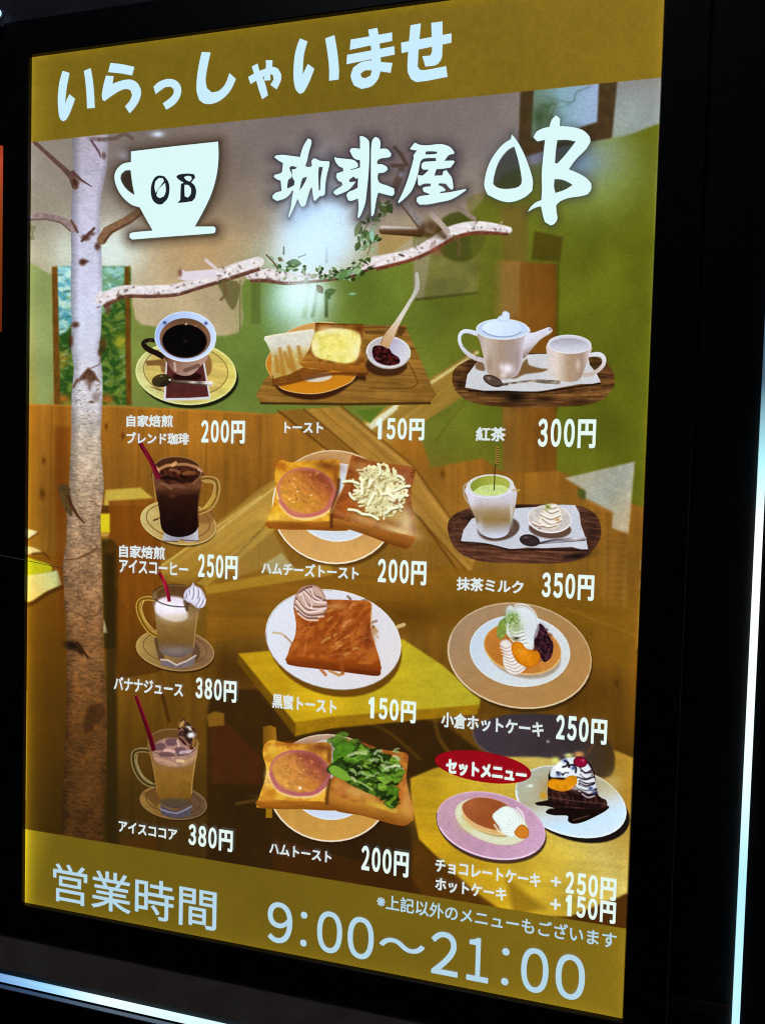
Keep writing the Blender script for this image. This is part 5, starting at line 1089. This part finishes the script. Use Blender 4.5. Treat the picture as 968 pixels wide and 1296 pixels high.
im = bpy.data.images.new('menu_print', TW, TH, alpha=False, float_buffer=False)
buf = np.ones((TH, TW, 4), F); buf[..., :3] = img[::-1]/255
im.pixels.foreach_set(buf.ravel()); im.update(); im.pack()
del buf

# ---------------------------------------------- materials
def mat(name, base=(0, 0, 0), rough=.5, metal=0., spec=.5, emit=None, strength=1.):
    m = bpy.data.materials.new(name); m.use_nodes = True
    b = m.node_tree.nodes['Principled BSDF']
    b.inputs['Base Color'].default_value = (*base, 1)
    b.inputs['Roughness'].default_value = rough
    b.inputs['Metallic'].default_value = metal
    b.inputs['Specular IOR Level'].default_value = spec
    if emit is not None:
        b.inputs['Emission Color'].default_value = (*emit, 1)
        b.inputs['Emission Strength'].default_value = strength
    return m
def s2l(c):
    return tuple(((v/255 + .055)/1.055)**2.4 if v > 10 else v/255/12.92 for v in c)
def grainy(m, c, amp=.06, scale=900):
    nt = m.node_tree; b = nt.nodes['Principled BSDF']
    tc = nt.nodes.new('ShaderNodeTexCoord'); n = nt.nodes.new('ShaderNodeTexNoise'); n.inputs['Scale'].default_value = scale
    r = nt.nodes.new('ShaderNodeMapRange'); r.inputs[3].default_value = 1 - amp*2; r.inputs[4].default_value = 1 + amp
    mx_ = nt.nodes.new('ShaderNodeVectorMath'); mx_.operation = 'SCALE'; mx_.inputs[0].default_value = s2l(c)
    nt.links.new(tc.outputs['Object'], n.inputs['Vector']); nt.links.new(n.outputs['Fac'], r.inputs[0])
    nt.links.new(r.outputs[0], mx_.inputs['Scale']); nt.links.new(mx_.outputs[0], b.inputs['Emission Color'])
    b.inputs['Emission Strength'].default_value = 1
    return m
M_print = mat('backlit_print', (0.01, 0.01, 0.01), .22, 0, .35)
nt = M_print.node_tree
ti = nt.nodes.new('ShaderNodeTexImage'); ti.image = im; ti.interpolation = 'Cubic'; ti.extension = 'EXTEND'
nt.links.new(ti.outputs['Color'], nt.nodes['Principled BSDF'].inputs['Emission Color'])
nt.nodes['Principled BSDF'].inputs['Emission Strength'].default_value = 1
def ink(name, c, amp=.05):
    return grainy(mat(name, (.01, .01, .01), .22, 0, .35), c, amp)
M_head = ink('white_lettering_sky', (204, 240, 255)); M_shop = ink('white_lettering_mint', (222, 253, 252))
M_price = ink('white_lettering_price', (232, 252, 244)); M_cap = ink('white_lettering_caption', (222, 234, 234)); M_foot = ink('white_lettering_foot', (182, 216, 232))
M_dark = ink('black_ink', (30, 36, 40))

# ---------------------------------------------- the poster and its printed pieces
def empty(name, loc):
    o = bpy.data.objects.new(name, None); C.objects.link(o); o.location = loc
    o.empty_display_size = .05
    return o
def tag(o, label=None, cat=None, group=None, kind=None):
    for k, v in (('label', label), ('category', cat), ('group', group), ('kind', kind)):
        if v: o[k] = v
    return o
LIFT = .0003
from mathutils.geometry import tessellate_polygon
def flat(name, strokes, m, parent, lift, label=None, clip=True):
    """strokes: list of [outline, hole, ...] in metres on the poster plane (x right, y down)"""
    vs, fs, uv = [], [], []
    for k, st in enumerate(strokes):
        st = [np.asarray(l) for l in st]
        if clip:
            st = [np.column_stack([np.clip(l[:, 0], -PW/2 + .0005, PW/2 - .0005), np.clip(l[:, 1], -PH/2 + .0005, PH/2 - .0005)]) for l in st]
        flatv = [p for l in st for p in l]
        tri = tessellate_polygon([[Vector((p[0], -p[1], 0)) for p in l] for l in st])
        b = len(vs)
        for p in flatv:
            vs.append((p[0], -(lift + k*.00004), -p[1]))
        for t in tri:
            a, c_, d_ = (flatv[i] for i in t)
            ar = (c_[0]-a[0])*(-(d_[1]-a[1])) - (d_[0]-a[0])*(-(c_[1]-a[1]))
            if abs(ar) < 1e-12: continue
            fs.append(tuple(b + i for i in (t if ar > 0 else t[::-1])))
    me = bpy.data.meshes.new(name)
    me.from_pydata(vs, [], fs)
    ul = me.uv_layers.new(name='UVMap')
    co = np.array([(v[0], -v[2]) for v in vs])
    li = np.zeros(len(me.loops), np.int32); me.loops.foreach_get('vertex_index', li)
    u = (co[li, 0] + PW/2)/PW; v = 1 - (co[li, 1] + PH/2)/PH
    ul.data.foreach_set('uv', np.column_stack([u, v]).astype(F).ravel())
    me.materials.append(m)
    o = bpy.data.objects.new(name, me); C.objects.link(o); o.parent = parent
    if label: o['label'] = label
    return o
poster = tag(empty('menu_poster', (0, 0, PZ)), 'backlit cafe menu poster of drinks and toasts with white Japanese lettering', 'menu poster')
m_ = lambda l: to_poster(l)
q = np.array([(-PW/2, -PH/2), (PW/2, -PH/2), (PW/2, PH/2), (-PW/2, PH/2)])
hl = np.array([(0, HY), (0, HY)]); fl = np.array([(0, FY), (0, FY)])
sheet = flat('cafe_photograph', [[np.array([(-PW/2, hl[0, 1]), (PW/2, hl[1, 1]), (PW/2, fl[1, 1]), (-PW/2, fl[0, 1])])]], M_print, poster, 0, 'printed photograph of a cafe interior with green wall and crossed beams', False)
hb = flat('header_band', [[np.array([(-PW/2, -PH/2), (PW/2, -PH/2), (PW/2, hl[1, 1]), (-PW/2, hl[0, 1])])]], M_print, poster, 0, 'dark gold band across the top of the poster', False)
fb = flat('footer_band', [[np.array([(-PW/2, fl[0, 1]), (PW/2, fl[1, 1]), (PW/2, PH/2), (-PW/2, PH/2)])]], M_print, poster, 0, 'dark gold band across the foot of the poster', False)
obs_, lev = [], []
for i, (name, par, pts, label) in enumerate(PIECES):
    root = par; depth = 0; top = None
    chain = []
    while root is not None:
        chain.append(root); root = PIECES[root][1]
    # thing > part > sub-part: anything deeper hangs on the same part
    pobj = poster if not chain else obs_[chain[-1]]
    L = len(chain) + 1
    o = flat(name, [[m_(pts)]], M_print, pobj, LIFT*L + i*.000001, label)
    obs_.append(o); lev.append(L)
def glyphs(name, gl, m, parent, lift, label=None):
    return flat(name, [[m_(l) for l in st] for st in gl], m, parent, lift, label)
for gph in GREET: glyphs('greeting_letter', gph, M_head, hb, .0008)
for gph in SHOP: glyphs('shop_name_letter', gph, M_shop, poster, .0016)
cupo = glyphs('cup_emblem', CUP, M_shop, poster, .0016, 'white coffee cup emblem with black letters')
for gph in CUPL: glyphs('emblem_letter', gph, M_dark, cupo, .0020)

def char_mesh(s, off, segs):
    cu = bpy.data.curves.new('t', 'FONT'); cu.body = s; cu.offset = off; cu.resolution_u = segs; cu.fill_mode = 'BOTH'
    to = bpy.data.objects.new('t', cu); C.objects.link(to)
    me = bpy.data.meshes.new_from_object(to.evaluated_get(bpy.context.evaluated_depsgraph_get()))
    bpy.data.objects.remove(to); bpy.data.curves.remove(cu)
    n = len(me.vertices); co = np.zeros(n*3, F); me.vertices.foreach_get('co', co); co = co.reshape(-1, 3)[:, :2]
    fs = [tuple(p.vertices) for p in me.polygons]
    bpy.data.meshes.remove(me)
    return co, fs
CM = {}
def lettering(name, items, m, parent, off=.01, lift=.0024, label=None, segs=3, bold=0.):
    """items: (string, x0, y0, x1, y1) boxes in metres on the poster plane (y down, y0 = top)"""
    vs, fs = [], []
    k = 0
    for s, x0, y0, x1, y1 in items:
        if (s, off) not in CM: CM[(s, off)] = char_mesh(s, off, segs)
        co, f = CM[(s, off)]
        mn, mxx = co.min(0), co.max(0); r = np.maximum(mxx - mn, 1e-6)
        x0, x1, y0, y1 = x0 + bold, x1 - bold, y0 + bold, y1 - bold
        x = x0 + (co[:, 0]-mn[0])/r[0]*(x1-x0); y = y1 - (co[:, 1]-mn[1])/r[1]*(y1-y0)
        for dx, dy in (((0, 0),) if not bold else ((0, 0), (1, 1), (-1, 1), (1, -1), (-1, -1), (1.2, 0), (-1.2, 0), (0, 1.2), (0, -1.2))):
            b = len(vs)
            l = lift + k*.00001; k += 1
            vs += [(px + dx*bold, -l, -(py + dy*bold)) for px, py in zip(x, y)]
            fs += [tuple(b + i for i in t) for t in f]
    me = bpy.data.meshes.new(name); me.from_pydata(vs, [], fs); me.materials.append(m)
    o = bpy.data.objects.new(name, me); C.objects.link(o); o.parent = parent
    if label: o['label'] = label
    return o
def pbox(bl, tr):
    a, b = to_poster([bl, tr])
    return a[0], b[1], b[0], a[1]
def text(name, s, bl, tr, m, parent, off=.01, lift=.0024, label=None, segs=3, bold=0.):
    x0, y0, x1, y1 = pbox(bl, tr)
    return lettering(name, [(s, x0, y0, x1, y1)], m, parent, off, lift, label, segs, bold)
FWD = {str(k): chr(0xFF10 + k) for k in range(10)}
def price(name, s, bl, tr, m, parent, lift=.0024):
    x0, y0, x1, y1 = pbox(bl, tr); w = x1 - x0
    sl = [(.0, .17), (.225, .405), (.455, .64), (.695, 1.)]
    it = []; ones = []
    for c, (u, v) in zip(s, sl):
        if c == '1':
            ones.append((x0 + w*.005, x0 + w*.125)); continue
        it.append((c if c == '1' else FWD.get(c, c), x0 + w*u, y0 + (.0 if c != '円' else .01*w), x0 + w*v, y1 + (0 if c != '円' else .015*w)))
    for xa, xb in ones:                           # a plain one: flag and stem
        h = y1 - y0; t = .0036
        pts = [(xb - t, y1), (xb - t, y0 + h*.25), (xa, y0 + h*.34), (xa, y0 + h*.20), (xa + (xb-t-xa)*.8, y0 + h*.08), (xb - t*.8, y0), (xb, y0), (xb, y1)]
        CM['one'] = (np.array([(p[0], -p[1]) for p in pts], F), [tuple(t_) for t_ in tessellate_polygon([[Vector((p[0], -p[1], 0)) for p in pts]])])
        it.append(('one', xa, y0, xb, y1)); CM[('one', .012)] = CM['one']
    return lettering(name, it, m, parent, .012, lift, None, 4, .00045)
NAMES = [
 ('自家焙煎', (162, 540.5), (220.6, 525.5)), ('ブレンド珈琲', (162, 562), (240.8, 548)), ('トースト', (361, 548), (410, 534.5)), ('紅茶', (602, 558.5), (640, 541)),
 ('自家焙煎', (152.7, 705), (210.6, 692)), ('アイスコーヒー', (152.7, 724), (239.5, 712)), ('ハムチーズトースト', (332, 726), (455, 717)), ('抹茶ミルク', (577.8, 746.5), (662.5, 734.5)),
 ('バナナジュース', (146, 872), (233.3, 864)), ('黒蜜トースト', (345.5, 895), (427, 885)), ('小倉ホットケーキ', (558.5, 919), (688, 913)),
 ('アイスココア', (152, 1051), (225.8, 1048.5)), ('ハムトースト', (342, 1078.5), (420.5, 1077)), ('チョコレートケーキ', (551, 1101.5), (684, 1105)), ('ホットケーキ', (551, 1125), (641, 1123)),
]
PRICES = [
 ('200円', (256, 560), (311.5, 532.3)), ('150円', (476, 556), (537.8, 529.7)), ('300円', (680, 565.5), (754, 530.5)),
 ('250円', (252, 729.5), (302.4, 703.5)), ('200円', (478.5, 736), (540.3, 710)), ('350円', (685, 755), (751.8, 727.5)),
 ('380円', (249, 882.5), (301, 861.5)), ('150円', (466.5, 907.5), (527, 887)), ('250円', (703, 934), (768, 910)),
 ('380円', (240, 1067.5), (296.2, 1050)), ('200円', (457.8, 1099), (518, 1077.5)), ('250円', (715, 1128), (779.6, 1110.5)), ('150円', (714.6, 1156.5), (779, 1140)),
]
for s, a, b in NAMES: text('item_name', s, a, b, M_cap, poster, .004, bold=.00034)
for s, a, b in PRICES: price('price', s, a, b, M_price, poster)
text('plus_sign', '+', (696.3, 1119.5), (710, 1109), M_cap, poster, .02); text('plus_sign', '+', (695.8, 1149), (709.3, 1137), M_cap, poster, .02)
oval = [o for o, p in zip(obs_, PIECES) if p[0] == 'red_oval'][0]
text('set_menu_lettering', 'セットメニュー', (564.5, 978), (666.5, 971.5), M_price, oval, .006, bold=.0006)
text('opening_hours_lettering', '営業時間', (68, 1139), (275, 1127), M_foot, fb, .0, .0008, bold=.0003)
x0, y0, x1, y1 = pbox((339.4, 1190.5), (740, 1210)); hh = y1 - y0
fig = []
for c, a, b, u, v in (('９', 339.4, 370.5, 0, 1), ('.', 381, 389, .12, .28), ('.', 381, 389, .80, .96), ('０', 402, 433.5, 0, 1), ('０', 440.5, 473.5, 0, 1), ('～', 480.6, 538, .36, .64), ('２', 546, 580, 0, 1), ('１', 591, 618.5, 0, 1),
                      ('.', 635, 644, .12, .28), ('.', 635, 644, .80, .96), ('０', 659.5, 694, 0, 1), ('０', 703, 740, 0, 1)):
    ya = 1160 + (a - 340)*.19
    ax, bx = to_poster([(a, ya), (b, ya)])[:, 0]
    fig.append((c, ax, y0 + hh*u, bx, y0 + hh*v))
lettering('opening_hours_figures', fig, M_foot, fb, .0, .0008, None, 8, .0005)
text('footnote_lettering', '※上記以外のメニューもございます', (477, 1148.5), (780, 1180), M_foot, fb, .0, .0008, bold=.00022)

# ---------------------------------------------- the sign round it
def box_mesh(name, x0, x1, y0, y1, z0, z1, m, parent, bev=.001, label=None):
    """x right, y DOWN on the poster plane, z0..z1 metres in front of it"""
    import bmesh
    bm = bmesh.new()
    bmesh.ops.create_cube(bm, size=1)
    for v in bm.verts:
        v.co = Vector(((x0 + x1)/2 + v.co.x*(x1-x0), -((z0+z1)/2 + v.co.y*(z1-z0)), -((y0+y1)/2 + v.co.z*(y1-y0))))
    bmesh.ops.recalc_face_normals(bm, faces=bm.faces)
    if bev:
        bmesh.ops.bevel(bm, geom=bm.edges[:], offset=bev, segments=3, profile=.5, affect='EDGES')
    me = bpy.data.meshes.new(name); bm.to_mesh(me); bm.free(); me.materials.append(m)
    for p in me.polygons: p.use_smooth = False
    o = bpy.data.objects.new(name, me); C.objects.link(o); o.parent = parent
    if label: o['label'] = label
    return o
def dusty(m, c1, c2, scale=30, detail=6):
    nt = m.node_tree; b = nt.nodes['Principled BSDF']
    tc = nt.nodes.new('ShaderNodeTexCoord'); n = nt.nodes.new('ShaderNodeTexNoise'); n.inputs['Scale'].default_value = scale; n.inputs['Detail'].default_value = detail
    r = nt.nodes.new('ShaderNodeValToRGB'); r.color_ramp.elements[0].color = (*c1, 1); r.color_ramp.elements[1].color = (*c2, 1)
    r.color_ramp.elements[0].position = .35; r.color_ramp.elements[1].position = .7
    nt.links.new(tc.outputs['Object'], n.inputs['Vector']); nt.links.new(n.outputs['Fac'], r.inputs[0]); nt.links.new(r.outputs[0], b.inputs['Base Color'])
    return m
M_black = dusty(mat('black_satin_frame', (.006, .006, .008), .38, 0, .25), (.005, .005, .006), (.009, .009, .011), 60)
M_panel = dusty(mat('black_gloss_panel', (.004, .004, .005), .5, 0, .2), (.003, .003, .004), (.006, .006, .007), 20)
M_ledge = dusty(mat('grey_brown_ledge', (.1, .1, .1), .6, 0, .3), (.30, .22, .17), (.42, .32, .26), 25)
sign = tag(empty('sign_frame', (0, 0, PZ)), 'wide black frame round the lit poster with glowing edge lights', 'sign frame')
FT, FR, FLW = .0412, .0412, .0352                  # widths of the top and foot rails, the right rail, the left rail
a_, b_ = PW/2, PH/2
box_mesh('backing_panel', -a_ - .5, a_ + .5, -b_ - .5, b_ + .4, -.030, -.006, M_panel, sign)
box_mesh('frame_rail', -a_ - FLW, a_ + FR, -b_ - FT, -b_, -.0055, .006, M_black, sign, .0012)
box_mesh('frame_rail', -a_ - FLW, a_ + FR, b_, b_ + FT, -.0055, .006, M_black, sign, .0012)
box_mesh('frame_rail', -a_ - FLW, -a_, -b_ + .0002, b_ - .0002, -.0055, .006, M_black, sign, .0012)
box_mesh('frame_rail', a_, a_ + FR, -b_ + .0002, b_ - .0002, -.0055, .006, M_black, sign, .0012)
def led(name, ramp, axis):
    m = mat(name, (.8, .8, .8), .4, 0, .3, (1, 1, 1), 1.0)
    nt = m.node_tree; b = nt.nodes['Principled BSDF']
    tc = nt.nodes.new('ShaderNodeTexCoord'); sp = nt.nodes.new('ShaderNodeSeparateXYZ'); r = nt.nodes.new('ShaderNodeValToRGB')
    nt.links.new(tc.outputs['Generated'], sp.inputs[0]); nt.links.new(sp.outputs[axis], r.inputs[0]); nt.links.new(r.outputs[0], b.inputs['Emission Color'])
    e = r.color_ramp.elements
    while len(e) > 2: e.remove(e[-1])
    for k, (p, c) in enumerate(ramp):
        el = e[k] if k < 2 else e.new(p)
        el.position = p; el.color = (*s2l(c), 1)
    b.inputs['Emission Strength'].default_value = 1.15
    return m
M_led_v = led('edge_light_upright', [(0, (205, 246, 252)), (.08, (186, 236, 248)), (.22, (170, 228, 246)), (.30, (225, 252, 255)), (.48, (255, 255, 255)), (.54, (170, 232, 240)), (.60, (50, 84, 104)), (1, (20, 36, 50))], 'Z')
M_led_h = led('edge_light_foot', [(0, (70, 110, 170)), (.06, (96, 140, 200)), (.16, (150, 205, 240)), (.24, (225, 250, 255)), (.5, (190, 235, 250)), (1, (150, 215, 235))], 'X')
box_mesh('edge_light', .4560, .4622, -.6245, .6245, -.0058, .0002, M_led_v, sign, .0012, 'upright glowing white edge light at the right')
box_mesh('edge_light', -.4622, .4548, .6168, .6240, -.0058, .0002, M_led_h, sign, .0012, 'level glowing blue white edge light at the foot')
box_mesh('foot_reflection', -.4622, .4548, .6300, .6310, -.004, .0015, mat('pale_bar', (.25, .28, .36), .3, 0, .5), sign, 0)  # thin pale bar added for the foot light's faint reflection
box_mesh('foot_ledge', -.4622, .4530, .5570, .6045, -.0055, .0030, M_ledge, sign, .0008, 'dull grey brown ledge under the frame')
box_mesh('head_ledge', -.4622, .4530, -.6055, -.5565, -.0055, -.0010, dusty(mat('dark_head_ledge', (.05, .05, .06), .5, 0, .3), (.045, .045, .058), (.075, .075, .09), 12), sign, .0008)
box_mesh('brown_reflection', .3970, .4535, .4850, .4975, -.0055, -.0035, mat('dark_brown', (.030, .011, .006), .6, 0, .2), sign, .0003)  # dark strip added where a faint brown reflection lies on the panel
def tube(name, path, r, m, parent=None, seg=8):
    import bmesh
    bm = bmesh.new(); rings = []
    for k, p in enumerate(path):
        p = Vector(p); t = (Vector(path[min(k+1, len(path)-1)]) - Vector(path[max(k-1, 0)])).normalized()
        u = t.cross(Vector((0, 1, 0.01))).normalized(); v = t.cross(u)
        rings.append([bm.verts.new(p + (u*math.cos(a) + v*math.sin(a))*r) for a in (2*math.pi*j/seg for j in range(seg))])
    for A, B in zip(rings, rings[1:]):
        for j in range(seg): bm.faces.new((A[j], A[(j+1) % seg], B[(j+1) % seg], B[j]))
    me = bpy.data.meshes.new(name); bm.to_mesh(me); bm.free(); me.materials.append(m)
    for p in me.polygons: p.use_smooth = True
    o = bpy.data.objects.new(name, me); C.objects.link(o); o.parent = parent
    return o
# round standoff at the upper left corner, its highlight made as a glowing ring
import bmesh
def ring(name, R_, r_, m, parent, loc):
    bm = bmesh.new(); n, k = 32, 10
    vs = [[bm.verts.new(((R_ + r_*math.cos(b))*math.cos(a), r_*math.sin(b), (R_ + r_*math.cos(b))*math.sin(a))) for b in (2*math.pi*j/k for j in range(k))] for a in (2*math.pi*i/n for i in range(n))]
    for i in range(n):
        for j in range(k): bm.faces.new((vs[i][j], vs[i][(j+1) % k], vs[(i+1) % n][(j+1) % k], vs[(i+1) % n][j]))
    me = bpy.data.meshes.new(name); bm.to_mesh(me); bm.free(); me.materials.append(m)
    for p in me.polygons: p.use_smooth = True
    o = bpy.data.objects.new(name, me); C.objects.link(o); o.parent = parent; o.location = loc
    return o
glint = tag(empty('round_standoff', (-.3950, -.006, PZ + .5655)), 'small standoff with its blue white highlight as a glowing ring, top left corner', 'ring lamp')
ring('glowing_ring', .0040, .0012, mat('ring_glow', (.5, .5, .5), .4, 0, .3, s2l((190, 224, 255)), 1.2), glint, (0, -.003, 0))
ring('standoff_rim', .0064, .0008, mat('standoff_rim', (.02, .02, .025), .3, 0, .5), glint, (0, 0, 0))
# glowing strip added beyond the left rail in place of an orange reflection
orange_bar = box_mesh('orange_reflection', -.4040, -.3922, -.414, -.192, -.004, .004, None, None, .0015)
orange_bar.location = (0, 0, PZ)
mo = mat('orange_glow', (.2, .05, .02), .5, 0, .3, s2l((190, 66, 30)), .75)
nt = mo.node_tree; tc = nt.nodes.new('ShaderNodeTexCoord'); sp_ = nt.nodes.new('ShaderNodeSeparateXYZ'); r_ = nt.nodes.new('ShaderNodeValToRGB')
nt.links.new(tc.outputs['Generated'], sp_.inputs[0]); nt.links.new(sp_.outputs['Z'], r_.inputs[0]); nt.links.new(r_.outputs[0], nt.nodes['Principled BSDF'].inputs['Emission Color'])
e_ = r_.color_ramp.elements; e_[0].color = (*s2l((110, 40, 14)), 1); e_[1].color = (*s2l((180, 60, 30)), 1); x_ = e_.new(.6); x_.color = (*s2l((150, 66, 20)), 1); x_ = e_.new(.92); x_.color = (*s2l((205, 80, 50)), 1)
orange_bar.data.materials.clear(); orange_bar.data.materials.append(mo)
tag(orange_bar, 'short orange glowing strip standing for a reflection at the left edge of the frame', 'strip lamp')
# thin pale line across the left rail, built as a tube
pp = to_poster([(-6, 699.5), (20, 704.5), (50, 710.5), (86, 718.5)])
th = tube('hairline', [(p[0], -.0085, -p[1] + PZ) for p in pp], .0004, mat('pale_hairline', (.45, .36, .16), .6), None)
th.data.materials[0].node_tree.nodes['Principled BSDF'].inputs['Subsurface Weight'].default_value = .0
tag(th, 'thin pale line across the left rail', 'hairline')
